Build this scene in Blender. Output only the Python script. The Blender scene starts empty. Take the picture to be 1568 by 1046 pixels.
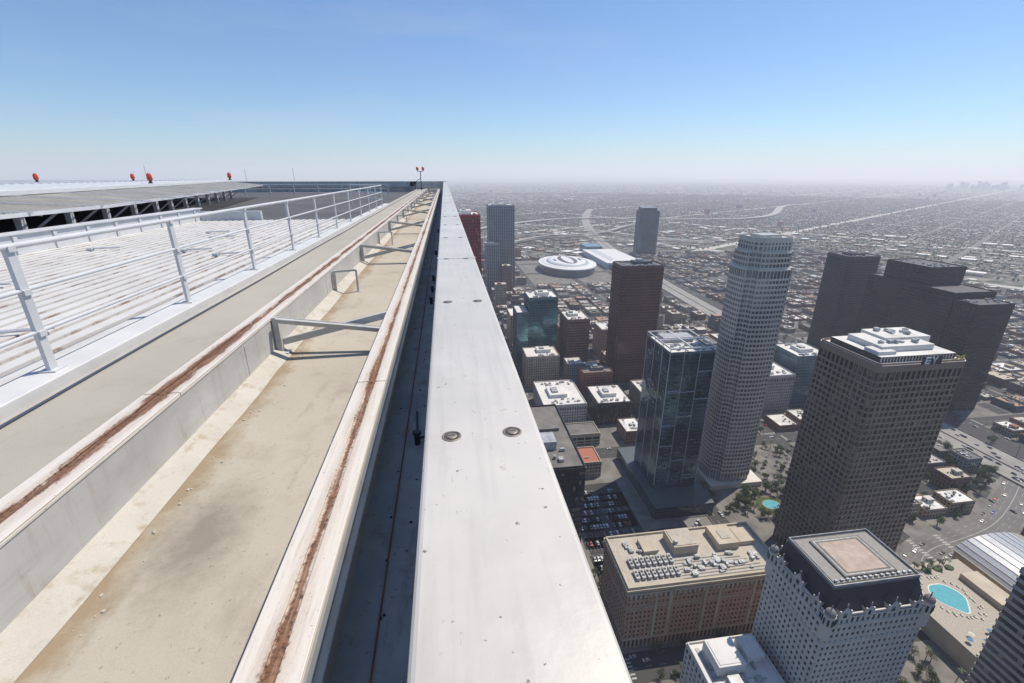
import bpy, math, random
from mathutils import Vector, Matrix
R=random.Random(7)
D=bpy.data; C=bpy.context; S=C.scene
G=-270.0
# ---------------------------------------------------------------- nodes
def nt(name):
    m=D.materials.new(name); m.use_nodes=True
    t=m.node_tree; b=t.nodes["Principled BSDF"]
    return m,t,b
def N(t,typ,**k):
    n=t.nodes.new(typ)
    for a,v in k.items():
        if a=='inp':
            for i,x in v.items(): n.inputs[i].default_value=x
        else: setattr(n,a,v)
    return n
def M(t,op,a,b=None,c=None):
    n=t.nodes.new('ShaderNodeMath'); n.operation=op
    for i,v in enumerate((a,b,c)):
        if v is None: continue
        if isinstance(v,(int,float)): n.inputs[i].default_value=v
        else: t.links.new(v,n.inputs[i])
    return n.outputs[0]
def MIX(t,f,a,b,mode='MIX'):
    n=t.nodes.new('ShaderNodeMix'); n.data_type='RGBA'; n.blend_type=mode
    for s,v in ((n.inputs[0],f),(n.inputs[6],a),(n.inputs[7],b)):
        if isinstance(v,(int,float)): s.default_value=v
        elif isinstance(v,tuple): s.default_value=(v+(1,))[:4]
        else: t.links.new(v,s)
    return n.outputs[2]
def NOISE(t,vec,scale,detail=4,rough=.55):
    n=N(t,'ShaderNodeTexNoise'); n.inputs['Scale'].default_value=scale; n.inputs['Detail'].default_value=detail; n.inputs['Roughness'].default_value=rough
    t.links.new(vec,n.inputs['Vector']); return n.outputs['Fac']
def RAMP(t,f,a,b):
    n=N(t,'ShaderNodeMapRange'); n.inputs[1].default_value=a; n.inputs[2].default_value=b
    t.links.new(f,n.inputs[0]); return n.outputs[0]
def POS(t): return N(t,'ShaderNodeNewGeometry').outputs['Position']
def SCALEV(t,v,s):
    n=N(t,'ShaderNodeVectorMath',operation='MULTIPLY'); t.links.new(v,n.inputs[0]); n.inputs[1].default_value=s; return n.outputs[0]
def BUMP(t,b,h,st,dist):
    n=N(t,'ShaderNodeBump'); n.inputs['Strength'].default_value=st; n.inputs['Distance'].default_value=dist
    t.links.new(h,n.inputs['Height']); t.links.new(n.outputs[0],b.inputs['Normal'])
def simple(name,col,rough=.6,metal=0,var=.15,scale=1.0,spec=.5):
    m,t,b=nt(name); p=POS(t)
    f=NOISE(t,p,scale); c2=tuple(x*(1-var*2) for x in col)
    b.inputs['Roughness'].default_value=rough; b.inputs['Metallic'].default_value=metal
    b.inputs['Specular IOR Level'].default_value=spec
    t.links.new(MIX(t,RAMP(t,f,.3,.7),c2,col),b.inputs['Base Color'])
    return m
def glassm(name,c1,c2,rough=.08,metal=.4,fh=3.9,bay=3.0,spec=.8,blind=None,wave=.25,patch=2.1):
    m,t,b=nt(name); p=POS(t); s=N(t,'ShaderNodeSeparateXYZ'); t.links.new(p,s.inputs[0])
    zc=M(t,'FLOOR',M(t,'DIVIDE',s.outputs[2],fh)); hc=M(t,'FLOOR',M(t,'DIVIDE',M(t,'ADD',s.outputs[0],M(t,'MULTIPLY',s.outputs[1],1.013)),bay))
    cb=N(t,'ShaderNodeCombineXYZ'); t.links.new(zc,cb.inputs[0]); t.links.new(hc,cb.inputs[1])
    w=N(t,'ShaderNodeTexWhiteNoise'); w.noise_dimensions='3D'; t.links.new(cb.outputs[0],w.inputs[0])
    c=MIX(t,w.outputs[0],c1,c2)
    big=NOISE(t,p,.035,4,.6); c=MIX(t,RAMP(t,big,.48,.62),c,tuple(min(1,x*patch) for x in c2))
    if blind: c=MIX(t,M(t,'GREATER_THAN',w.outputs[0],.84),c,blind)
    t.links.new(c,b.inputs['Base Color'])
    b.inputs['Roughness'].default_value=rough; b.inputs['Metallic'].default_value=metal; b.inputs['Specular IOR Level'].default_value=spec
    h=M(t,'ADD',NOISE(t,p,.12,2),M(t,'MULTIPLY',w.outputs[0],.25))
    BUMP(t,b,h,wave,.6)
    return m
def painted(name,col,rust=0.0,stain=.2,rough=.45,sc=3.0,bump=.15,rcol=(.18,.075,.03),drip=False):
    m,t,b=nt(name); p=POS(t)
    f1=NOISE(t,p,sc,6,.6); f2=NOISE(t,p,sc*14,5,.65); f3=NOISE(t,SCALEV(t,p,(6,.8,6)),sc,6,.7)
    c=MIX(t,RAMP(t,f1,.35,.75),col,tuple(x*(1-stain) for x in col))
    c=MIX(t,M(t,'MULTIPLY',RAMP(t,f3,.55,.75),stain*1.2),c,tuple(x*.55 for x in col))
    c=MIX(t,RAMP(t,f2,.70,.76),c,tuple(x*.4 for x in col))
    if drip:
        f4=NOISE(t,SCALEV(t,p,(8,8,.8)),1.6,5,.7); c=MIX(t,M(t,'MULTIPLY',RAMP(t,f4,.54,.72),.55),c,(.33,.27,.20))
        f5=NOISE(t,SCALEV(t,p,(3,1.2,3)),1.4,6,.7); c=MIX(t,M(t,'MULTIPLY',RAMP(t,f5,.52,.7),.35),c,(.30,.28,.26))
    if rust>0:
        r=RAMP(t,M(t,'ADD',M(t,'MULTIPLY',f3,.6),M(t,'MULTIPLY',f2,.4)),.74-rust*.35,.80-rust*.35)
        c=MIX(t,r,c,MIX(t,f2,rcol,tuple(x*2.2 for x in rcol)))
    t.links.new(c,b.inputs['Base Color']); b.inputs['Roughness'].default_value=rough
    BUMP(t,b,f2,bump,.004)
    return m
def trackmat(name,xc,hw,spread,amount):
    m,t,b=nt(name); p=POS(t); s=N(t,'ShaderNodeSeparateXYZ'); t.links.new(p,s.inputs[0])
    d=M(t,'DIVIDE',M(t,'ABSOLUTE',M(t,'SUBTRACT',s.outputs[0],xc)),hw)
    n1=NOISE(t,SCALEV(t,p,(14,2.2,14)),2.0,7,.68); n2=NOISE(t,p,55,5,.7); n3=NOISE(t,p,1.1,3); n4=NOISE(t,SCALEV(t,p,(30,1.5,30)),2,5,.7)
    lim=M(t,'ADD',spread,M(t,'MULTIPLY',M(t,'SUBTRACT',n1,.5),amount)); lim=M(t,'ADD',lim,M(t,'MULTIPLY',M(t,'SUBTRACT',n3,.5),amount*1.1)); lim=M(t,'ADD',lim,M(t,'MULTIPLY',M(t,'SUBTRACT',n2,.5),.35))
    mask=RAMP(t,M(t,'SUBTRACT',lim,d),-.04,.08)
    paint=MIX(t,RAMP(t,n4,.5,.75),(.68,.64,.58),(.50,.45,.38)); paint=MIX(t,RAMP(t,n2,.62,.70),paint,(.26,.15,.10))
    paint=MIX(t,M(t,'MULTIPLY',RAMP(t,M(t,'SUBTRACT',M(t,'ADD',lim,.45),d),0,.45),.5),paint,(.44,.32,.23))
    rust=MIX(t,RAMP(t,n1,.3,.7),(.10,.045,.028),(.30,.155,.085)); rust=MIX(t,RAMP(t,n2,.48,.62),rust,(.08,.042,.03)); rust=MIX(t,M(t,'MULTIPLY',RAMP(t,n4,.52,.66),.6),rust,(.42,.31,.23))
    t.links.new(MIX(t,mask,paint,rust),b.inputs['Base Color']); t.links.new(M(t,'MULTIPLY_ADD',mask,.4,.45),b.inputs['Roughness'])
    BUMP(t,b,M(t,'ADD',M(t,'MULTIPLY',n2,mask),M(t,'MULTIPLY',mask,-.6)),.5,.004); return m
m_cap,t,b=nt('parapet_paint'); p=POS(t)
f1=NOISE(t,p,1.6,5); f2=NOISE(t,p,38,4,.6); f3=NOISE(t,SCALEV(t,p,(14,.7,1)),2.2,5,.6); f4=NOISE(t,p,9,4,.6)
c=MIX(t,RAMP(t,f1,.35,.7),(.67,.63,.565),(.56,.53,.475)); c=MIX(t,M(t,'MULTIPLY',RAMP(t,f3,.50,.75),.35),c,(.42,.395,.355))
c=MIX(t,RAMP(t,f2,.685,.715),c,(.22,.18,.15)); c=MIX(t,M(t,'MULTIPLY',RAMP(t,f4,.66,.72),.75),c,(.34,.32,.29))
f5=NOISE(t,SCALEV(t,p,(60,5,1)),1.3,3,.5); c=MIX(t,M(t,'MULTIPLY',RAMP(t,f5,.70,.73),.6),c,(.38,.36,.33))
f6=NOISE(t,p,4,6,.7); c=MIX(t,M(t,'MULTIPLY',RAMP(t,f6,.56,.75),.35),c,(.45,.40,.33))
t.links.new(c,b.inputs['Base Color']); b.inputs['Metallic'].default_value=.2
t.links.new(M(t,'MULTIPLY_ADD',f4,.25,.26),b.inputs['Roughness']); BUMP(t,b,M(t,'ADD',f2,M(t,'MULTIPLY',f1,1.5)),.15,.003)
m_white=painted('white_paint',(.68,.67,.65),rust=.28,stain=.16)
m_rail=painted('railing_paint',(.62,.63,.64),rust=.12,stain=.16)
m_rust=painted('rusted_steel',(.30,.11,.04),stain=.5,rough=.9,sc=5,bump=.6)
m_greyw=painted('grey_painted_wall',(.58,.58,.57),rust=.25,stain=.3,sc=1.2,drip=True)
m_beam=painted('beam_grey_paint',(.40,.44,.48),rust=.2,stain=.25,sc=1.2,drip=True)
m_dark=simple('black_metal',(.03,.03,.035),.5)
m_bolt=simple('bolt_steel',(.32,.29,.26),.55,.4,.3,40)
m_boltd=simple('bolt_recess_dark',(.10,.085,.07),.8,0,.3,40)  # darkness of the bolt hole put into the colour; also slots and plate joints
def concrete(name,c1,c2,stainc,sc=.8,st=.5):
    m,t,b=nt(name); p=POS(t)
    f1=NOISE(t,p,sc,6,.6); f2=NOISE(t,p,22,6,.7); f3=NOISE(t,p,sc*2.4,7,.65); f4=NOISE(t,p,140,3,.6); f5=NOISE(t,SCALEV(t,p,(1,.25,1)),sc*3,6,.7)
    c=MIX(t,RAMP(t,f1,.35,.68),c1,c2); c=MIX(t,M(t,'MULTIPLY',RAMP(t,f3,.54,.72),st),c,stainc)
    c=MIX(t,M(t,'MULTIPLY',RAMP(t,f5,.58,.70),st*.8),c,tuple(x*.8 for x in stainc))
    c=MIX(t,M(t,'MULTIPLY',RAMP(t,f2,.58,.75),.35),c,tuple(x*.6 for x in c2)); c=MIX(t,M(t,'MULTIPLY',RAMP(t,f4,.35,.65),.18),c,tuple(x*.5 for x in c2))
    t.links.new(c,b.inputs['Base Color']); b.inputs['Roughness'].default_value=.9
    BUMP(t,b,f2,.35,.006); return m
m_floor=concrete('roof_concrete',(.50,.455,.37),(.43,.39,.315),(.31,.265,.205),.9,.6)
t=m_floor.node_tree; b=t.nodes["Principled BSDF"]; src=b.inputs['Base Color'].links[0].from_socket
p=POS(t); s=N(t,'ShaderNodeSeparateXYZ'); t.links.new(p,s.inputs[0])
n1=NOISE(t,p,3.5,6,.7); n2=NOISE(t,p,11,6,.7)
e=RAMP(t,M(t,'ADD',M(t,'ADD',s.outputs[0],1.70),M(t,'MULTIPLY',M(t,'SUBTRACT',n1,.5),-.5)),.16,.0)
c=MIX(t,M(t,'MULTIPLY',e,.8),src,(.27,.19,.11))
spk=NOISE(t,p,32,3,.6); c=MIX(t,M(t,'MULTIPLY',RAMP(t,spk,.66,.72),.7),c,(.20,.17,.13))
dv=N(t,'ShaderNodeVectorMath',operation='DISTANCE'); t.links.new(SCALEV(t,p,(1,.55,1)),dv.inputs[0]); dv.inputs[1].default_value=(-1.38,2.15*.55,-1.82)
pud=RAMP(t,M(t,'ADD',dv.outputs['Value'],M(t,'MULTIPLY',M(t,'SUBTRACT',n2,.5),.35)),.30,.05)
c=MIX(t,M(t,'MULTIPLY',pud,.65),c,(.17,.145,.115)); t.links.new(c,b.inputs['Base Color'])
m_strip=concrete('walkway_concrete',(.44,.415,.355),(.385,.36,.31),(.30,.27,.22),.5,.5)
m_gutter=concrete('gutter_concrete',(.42,.43,.44),(.30,.31,.325),(.26,.20,.15),2,.8)
m_edge=concrete('cant_concrete',(.54,.52,.46),(.47,.45,.39),(.33,.25,.15),3,.8)
m_roof=concrete('tower_roof_membrane',(.74,.72,.68),(.60,.585,.55),(.40,.38,.35),.05,.6)
m_roofd=simple('dark_roof',(.12,.12,.12),.8,0,.2,.2)
m_asph=simple('asphalt',(.055,.054,.055),.9,0,.2,.05)
m_pave=simple('pavement_concrete',(.22,.205,.185),.9,0,.25,.08)
m_line=simple('road_paint',(.48,.47,.44),.7,0,.25,.5)
m_equip=simple('roof_equipment_metal',(.45,.46,.47),.5,.2,.2,.3)
m_beige=simple('beige_stone',(.52,.445,.34),.8,0,.12,.1)
# ---------------------------------------------------------------- mesh builder
class MB:
    def __init__(s): s.v=[];s.f=[];s.m=[];s.c=[]
    def add(s,vs,fs,mi=0,col=(.5,.5,.5)):
        o=len(s.v); s.v+=vs
        for f in fs: s.f.append(tuple(o+i for i in f)); s.m.append(mi); s.c.append(col)
    def box(s,x0,x1,y0,y1,z0,z1,mi=0,col=(.5,.5,.5),bottom=True):
        vs=[(x0,y0,z0),(x1,y0,z0),(x1,y1,z0),(x0,y1,z0),(x0,y0,z1),(x1,y0,z1),(x1,y1,z1),(x0,y1,z1)]
        fs=[(4,5,6,7),(0,1,5,4),(1,2,6,5),(2,3,7,6),(3,0,4,7)]
        if bottom: fs.append((3,2,1,0))
        s.add(vs,fs,mi,col)
    def prism(s,poly,z0,z1,mi=0,col=(.5,.5,.5),top=None,poly2=None):
        n=len(poly); q=poly2 or poly
        vs=[(x,y,z0) for x,y in poly]+[(x,y,z1) for x,y in q]
        s.add(vs,[(i,(i+1)%n,n+(i+1)%n,n+i) for i in range(n)]+[tuple(range(n-1,-1,-1))],mi,col)
        s.add([(x,y,z1) for x,y in q],[tuple(range(n))],mi if top is None else top,col)
    def obox(s,p,q,w0,w1,z0,z1,mi=0,col=(.5,.5,.5)):
        dx,dy=q[0]-p[0],q[1]-p[1]; L=math.hypot(dx,dy) or 1; nx,ny=dy/L,-dx/L
        a=[(p[0]+nx*w0,p[1]+ny*w0),(p[0]+nx*w1,p[1]+ny*w1),(q[0]+nx*w1,q[1]+ny*w1),(q[0]+nx*w0,q[1]+ny*w0)]
        s.prism(a,z0,z1,mi,col)
    def bar(s,a,b,w,h,mi=0,col=(.5,.5,.5),n=4,r=None):
        a=Vector(a);b=Vector(b);d=(b-a).normalized(); up=Vector((0,0,1)) if abs(d.z)<.95 else Vector((0,1,0))
        x=d.cross(up).normalized(); y=x.cross(d)
        if r:
            ring=[(math.cos(2*math.pi*i/n)*r,math.sin(2*math.pi*i/n)*r) for i in range(n)]
        else: ring=[(-w/2,-h/2),(w/2,-h/2),(w/2,h/2),(-w/2,h/2)]; n=4
        vs=[tuple(p+x*u+y*v) for p in (a,b) for u,v in ring]
        s.add(vs,[(i,(i+1)%n,n+(i+1)%n,n+i) for i in range(n)]+[tuple(range(n-1,-1,-1)),tuple(range(n,2*n))],mi,col)
    def lathe(s,cx,cy,prof,n=12,mi=0,col=(.5,.5,.5)):
        vs=[];k=len(prof)
        for r,z in prof: vs+=[(cx+r*math.cos(2*math.pi*i/n),cy+r*math.sin(2*math.pi*i/n),z) for i in range(n)]
        fs=[(j*n+i,j*n+(i+1)%n,(j+1)*n+(i+1)%n,(j+1)*n+i) for j in range(k-1) for i in range(n)]
        fs.append(tuple(range((k-1)*n,k*n))); s.add(vs,fs,mi,col)
    def mesh(s,name,mats):
        me=D.meshes.new(name); me.from_pydata(s.v,[],s.f)
        for m in mats: me.materials.append(m)
        me.polygons.foreach_set('material_index',s.m)
        a=me.attributes.new('Col','FLOAT_COLOR','FACE')
        fl=[]
        for c in s.c: fl+=[c[0],c[1],c[2],1]
        a.data.foreach_set('color',fl); me.update(); return me
    def obj(s,name,mats,bevel=0,parent=None,smooth=False):
        o=D.objects.new(name,s.mesh(name,mats)); S.collection.objects.link(o)
        if bevel:
            b=o.modifiers.new('b','BEVEL'); b.width=bevel; b.segments=3; b.limit_method='ANGLE'
        if parent: o.parent=parent
        if smooth:
            for p in o.data.polygons: p.use_smooth=True
        return o
def empty(name):
    e=D.objects.new(name,None); S.collection.objects.link(e); return e
def rect(x0,x1,y0,y1): return [(x0,y0),(x1,y0),(x1,y1),(x0,y1)]
def offs(poly,d):
    out=[];n=len(poly)
    for i in range(n):
        a,b,c=poly[i-1],poly[i],poly[(i+1)%n]
        def nn(p,q):
            dx,dy=q[0]-p[0],q[1]-p[1];L=math.hypot(dx,dy);return dy/L,-dx/L
        n1,n2=nn(a,b),nn(b,c); k=1+n1[0]*n2[0]+n1[1]*n2[1]
        out.append((b[0]+(n1[0]+n2[0])*d/k,b[1]+(n1[1]+n2[1])*d/k))
    return out
# ---------------------------------------------------------------- ROOFTOP
END=55.0
mb=MB(); mb.box(-62,.2,-30,END+.2,G,-2.3,0)
for k in range(60): mb.box(.2,.24,-30,END+.2,-8-4.2*k,-6.2-4.2*k,1)
mb.obj('skyscraper',[glassm('dark_facade_glass',(.03,.035,.04),(.05,.055,.06)),m_beige])
ep=empty('rooftop_parapet')
CZ=-.75
edges=[-2,-.38,4.42,9.22,14.02,18.82,23.62,28.42,33.22,38.02,42.82,47.62,52.42,END]
for a,bb in zip(edges[:-1],edges[1:]):
    mb=MB(); mb.box(-.0975,.26,a+.003,bb-.003,CZ-.10,CZ,0); mb.obj('cap_plate',[m_cap],bevel=.014,parent=ep)
mb=MB(); mb.box(-.075,.235,-2,END,-2.3,CZ-.02,0)
for e in edges[1:-1]: mb.box(-.10,.263,e-.035,e+.035,CZ-.09,CZ+.003,1); mb.box(-.096,.259,e+.036,e+.042,CZ-.05,CZ+.0012,2)
mb.obj('parapet_wall',[m_greyw,m_cap,m_boltd],parent=ep)
mb=MB()
for i in range(30):
    yy=1.22+1.58*i
    for xx in (-.015,.172):
        n=24
        mb.lathe(xx,yy,[(.031,CZ-.002),(.030,CZ+.001),(.027,CZ+.002),(.0245,CZ+.002),(.0235,CZ+.0006)],n,0)
        mb.lathe(xx,yy,[(.0234,CZ+.0005),(.0232,CZ+.0009)],n,1)
        mb.lathe(xx+.001,yy-.001,[(.0165,CZ+.0009),(.016,CZ+.003),(.013,CZ+.0045)],n,0)
        mb.box(xx-.011,xx+.011,yy-.002,yy+.002,CZ+.0046,CZ+.005,1)
mb.obj('cap_bolts',[m_bolt,m_boltd],parent=ep)
mb=MB(); mb.box(-1.87,-.56,-4,END,-2.3,-1.82); mb.obj('roof_floor',[m_floor])
mb=MB(); mb.box(-.56,-.07,-4,END,-2.3,-1.95)
for i in range(260):
    yy=R.uniform(.6,14); xx=R.uniform(-.54,-.25); s=R.uniform(.002,.007)
    mb.lathe(xx,yy,[(s*1.4,-1.95),(s*1.1,-1.95+s),(s*.4,-1.95+s*1.4)],6,R.choice([1,2,0]))
mb.box(-.40,-.392,-4,END,-1.95,-1.94,3)
mb.obj('roof_gutter',[m_gutter,m_floor,m_dark,m_rust])
mb=MB()
segs=400
rj=random.Random(3); J=[0]*(segs+2)
for q,amp in ((40,.018),(12,.012),(3,.008)):
    pts=[rj.uniform(-1,1) for _ in range(segs//q+3)]
    for i in range(segs+2):
        f=i/q; k=int(f); f-=k; f=f*f*(3-2*f); J[i]+=amp*(pts[k]*(1-f)+pts[k+1]*f)
for i in range(segs):
    y0=-4+i*(END+4)/segs; y1=y0+(END+4)/segs
    mb.add([(-1.868,y0,-1.745),(-1.868,y1,-1.745),(-1.72+J[i+1],y1,-1.8185),(-1.72+J[i],y0,-1.8185)],[(0,3,2,1)])
for i in range(120):
    yy=R.uniform(1,16); xx=-1.66+abs(R.gauss(0,.05)); s=R.uniform(.002,.008)
    mb.lathe(xx,yy,[(s*1.5,-1.82),(s*1.2,-1.82+s),(s*.4,-1.82+s*1.3)],6,0)
mb.obj('cant_strip',[m_edge])
mb=MB(); mb.box(-3.16,-1.872,-4,END,-2.3,-1.5,0); mb.obj('concrete_walkway',[m_strip])
mb=MB(); mb.box(-2.09,-1.868,-4,END-1,-2.25,-1.43,0)
for k in range(20):
    mb.box(-1.869,-1.864,1.1+3.05*k,1.112+3.05*k,-1.74,-1.45,0)
mb.obj('trough_side_wall',[m_greyw])
def track(name,x0,x1,zt,dep,mt,y1):
    e=empty(name); yy=-3.0
    while yy<y1:
        a=yy+.004; bb=min(yy+3.05,y1)-.004; mb=MB(); w=(x1-x0)
        mb.box(x0,x1,a,bb,zt-dep,zt-.012,0)
        mb.box(x0,x0+w*.40,a,bb,zt-.0115,zt,0); mb.box(x1-w*.38,x1,a,bb,zt-.0115,zt,0)
        mb.obj('track_section',[mt],bevel=.004,parent=e); yy+=3.05
    return e
track('window_washing_track',-2.095,-1.862,-1.4,.03,trackmat('left_track_paint_and_rust',-1.975,.115,.34,.85),END-2)
tr=track('window_washing_track',-.69,-.489,-1.4,.05,trackmat('right_track_paint_and_rust',-.588,.10,.20,.5),END-3)
mb=MB(); mb.box(-.66,-.52,-3,END-3,-1.60,-1.452,0); mb.box(-.70,-.487,-3,END-3,-1.615,-1.602,0); mb.obj('track_beam',[m_beam],bevel=.003,parent=tr)
mb=MB(); pts=[]
for i in range(9):
    a=math.pi/2*i/8; pts.append((-1.6+1.01*math.cos(a),END-3+1.0*math.sin(a)))
for p,q in zip(pts[:-1],pts[1:]): mb.bar((*p,-1.47),(*q,-1.47),.2,.13)
mb.obj('track_curve',[m_white],parent=tr)
for k in range(9):
    y=4.88+5.4*k; mb=MB()
    mb.box(-1.858,-1.80,y-.03,y+.03,-1.80,-1.405)
    mb.box(-1.86,-1.74,y-.06,y+.06,-1.80,-1.788)
    mb.bar((-1.80,y-.036,-1.425),(-.60,y-.036,-1.595),.012,.07); mb.bar((-1.80,y-.065,-1.40),(-.60,y-.065,-1.570),.07,.008)
    mb.bar((-1.80,y+.03,-1.69),(-.685,y+.03,-1.435),.012,.07); mb.bar((-1.80,y+.055,-1.665),(-.685,y+.055,-1.41),.07,.008)
    mb.obj('track_bracket',[m_greyw])
    y+=2.7; mb=MB()
    mb.box(-1.855,-1.81,y-.022,y+.022,-1.80,-1.45); mb.bar((-1.83,y,-1.46),(-1.5,y+.1,-1.46),.03,.03); mb.bar((-1.5,y+.1,-1.46),(-1.5,y+.1,-1.82),.03,.03)
    mb.box(-1.55,-1.45,y+.05,y+.15,-1.82,-1.812)
    mb.obj('track_support_post',[m_greyw])
mb=MB()
for y in (3.1,7.2,8.0,8.9,12,17):
    mb.lathe(-.30,y,[(.022,-1.95),(.022,-1.86),(.034,-1.86),(.034,-1.84)],8)
    mb.bar((-.30,y,-1.90),(-.12,y+.05,-1.90),0,0,n=6,r=.010)
    mb.bar((-.30,y,-1.93),(-.33,y+.5,-1.94),0,0,n=6,r=.008)
mb.obj('gutter_fittings',[m_dark])
mb=MB(); pr=None
for i in range(60):
    p=(-2.83+.01*math.sin(i*.9),-1+i*.95,-1.487)
    if pr: mb.bar(pr,p,0,0,n=6,r=.010)
    pr=p
mb.obj('cable',[simple('cable_blue',(.06,.08,.13),.5)])
mb=MB(); mb.box(-3.17,-2.9,-4,25.5,-1.52,-1.40); mb.obj('railing_curb',[m_white],bevel=.01)
er=empty('safety_railing'); mb=MB()
py=[-.35+2.0*i for i in range(-1,13)]
for y in py:
    mb.box(-3.045,-3.015,y-.035,y+.035,-1.40,-.47); mb.box(-3.09,-2.97,y-.06,y+.06,-1.40,-1.388)
for h,r in ((.93,.022),(.62,.015),(.31,.015)):
    mb.bar((-3.03,py[0],-1.4+h),(-3.03,py[-1]+.25,-1.4+h),0,0,n=12,r=r)
    mb.bar((-3.03,py[-1]+.25,-1.4+h),(-4.6,py[-1]+.9,-1.4+h),0,0,n=10,r=r)
    for y in py: mb.box(-3.05,-3.0,y-.03,y+.03,-1.4+h-.035,-1.4+h+.005)
for q in range(3): mb.box(-3.6-.5*q-.015,-3.6-.5*q+.015,py[-1]+.45+.2*q,py[-1]+.5+.2*q,-1.4,-.47)
mb.obj('rails_and_posts',[m_rail],parent=er)
mb=MB(); x=-3.17; prof=[]
while x>-8.5:
    prof+=[(x,-1.565),(x-.015,-1.505),(x-.15,-1.505),(x-.165,-1.565)]; x-=.225
for (xa,za),(xb,zb) in zip(prof[:-1],prof[1:]):
    for (ya,yb) in ((-4,3),(3,10),(10,17.8)):
        mb.add([(xa,ya,za),(xa,yb,za),(xb,yb,zb),(xb,ya,zb)],[(0,1,2,3)])
m_deck,t,b=nt('deck_white_metal'); p=POS(t); s=N(t,'ShaderNodeSeparateXYZ'); t.links.new(p,s.inputs[0])
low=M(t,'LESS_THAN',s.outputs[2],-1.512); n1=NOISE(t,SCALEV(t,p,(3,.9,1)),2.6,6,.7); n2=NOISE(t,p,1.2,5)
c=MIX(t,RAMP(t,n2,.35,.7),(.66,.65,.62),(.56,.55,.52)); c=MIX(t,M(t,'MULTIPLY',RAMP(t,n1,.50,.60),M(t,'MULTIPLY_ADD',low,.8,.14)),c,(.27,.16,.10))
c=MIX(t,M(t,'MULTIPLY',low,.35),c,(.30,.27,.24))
t.links.new(c,b.inputs['Base Color']); b.inputs['Roughness'].default_value=.55
mb.obj('corrugated_metal_deck',[m_deck])
mb=MB()
for i in range(9):
    y=R.uniform(2,14);x=R.uniform(-7.5,-4); mb.bar((x,y,-1.46),(x+.5,y+.12,-1.46),0,0,n=6,r=.02); mb.box(x-.05,x+.05,y-.05,y+.05,-1.5,-1.45)
mb.obj('deck_tie_down',[m_rail])
mb=MB(); mb.box(-30,-3.17,17.8,END,-2.3,-1.75); mb.box(-30,-8.5,-4,17.8,-2.5,-2.2); mb.obj('upper_roof_floor',[m_roofd])
mb=MB(); mb.box(-8.7,-8.5,-4,17.9,-2.2,-1.12); mb.box(-8.5,-6.5,17.8,17.95,-2.2,-1.2)
for i in range(22): mb.box(-8.5,-8.47,-3.6+i,-3.5+i,-1.5,-1.12)
mb.box(-8.75,-8.45,-4,17.95,-1.12,-1.08)
mb.obj('low_white_wall',[m_rail],bevel=.006)
mb=MB(); mb.box(-40,-.1,END-.3,END,-2.3,-.72); mb.box(-40,.26,END-.35,END+.05,-.72,-.66)
for i in range(14): mb.box(-1.5-2.6*i,-1.4-2.6*i,END-.42,END-.3,-2.3,-.72)
mb.box(-40,-.6,END-.5,END-.3,-1.25,-1.15)
mb.obj('rooftop_end_wall',[m_greyw])
mb=MB()
for i in range(16):
    mb.box(-5-2*i-.03,-5-2*i+.03,44,44.06,-1.75,-.75)
for h in (.0,.35,.7): mb.bar((-5,44.03,-.78-h),(-36,44.03,-.78-h),0,0,n=6,r=.03)
mb.obj('safety_railing',[m_rail])
eh=empty('helipad'); HP=[(-10.6,2),(-11.2,14),(-13.5,25.5),(-17,42),(-38,42),(-44,20),(-40,2)]
mb=MB(); mb.prism(HP,-.66,-.44); mb.prism(offs(HP,.06),-.50,-.40); mb.prism(offs(HP,-.5),-.70,-.37)
for i in range(80): 
    y=2.5+i*.49; mb.box(-38,-18.0,y,y+.25,-.37,-.35)
mb.obj('deck',[m_rail],parent=eh)
mb=MB()
A=[(-10.6,2),(-11.2,14),(-13.5,25.5),(-17,42)]
for p,q in zip(A[:-1],A[1:]):
    L=math.hypot(q[0]-p[0],q[1]-p[1]);n=int(L/.11)
    for i in range(n):
        f=i/n; x=p[0]+(q[0]-p[0])*f; y=p[1]+(q[1]-p[1])*f
        mb.bar((x,y,-.52),(x+2.1,y+.25,-.80),.03,.014)
        if i%22==0: mb.bar((x,y,-.60),(x+2.1,y+.25,-.84),.05,.06,1); mb.bar((x+.1,y,-1.9),(x+.1,y,-.7),.16,.16,1); mb.bar((x+.1,y,-1.6),(x+1.2,y+.15,-.75),.05,.05,1); mb.bar((x,y,-.49),(x+2.1,y+2.3,-.77),.04,.03,1)
    for k in range(20):
        d=2.1*k/19; mb.bar((p[0]+d,p[1]+.12*d,-.52-.133*d),(q[0]+d,q[1]+.12*d,-.52-.133*d),.03,.014)
    mb.bar((p[0]+2.12,p[1]+.25,-.80),(q[0]+2.12,q[1]+.25,-.80),.07,.08,1)
mb.obj('safety_net',[simple('net_steel',(.66,.62,.54),.5),m_rail],parent=eh)
m_red=simple('red_lamp_lens',(.75,.075,.015),.25,0,.1,8)
for (x,y,s) in ((-11.15,12.4,1.15),(-13.5,24.5,1.1),(-16.8,41,1.35),(-21.5,29,1.1),(-20,34.5,1.1)):
    mb=MB(); z=-.37
    mb.lathe(x,y,[(.09*s,z),(.09*s,z+.03*s),(.05*s,z+.05*s),(.05*s,z+.10*s),(.09*s,z+.12*s)],12,0)
    mb.lathe(x,y,[(.08*s,z+.12*s),(.10*s,z+.17*s),(.10*s,z+.29*s),(.08*s,z+.37*s),(.03*s,z+.40*s)],14,1)
    mb.lathe(x,y,[(.11*s,z+.18*s),(.11*s,z+.195*s)],14,0)
    for k in range(4):
        a=k*math.pi/2; mb.bar((x+.11*s*math.cos(a),y+.11*s*math.sin(a),z+.18*s),(x+.04*s*math.cos(a),y+.04*s*math.sin(a),z+.42*s),.01,.01,0)
    mb.obj('obstruction_lamp',[m_dark,m_red])
mb=MB(); x,y=-2.35,50
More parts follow.
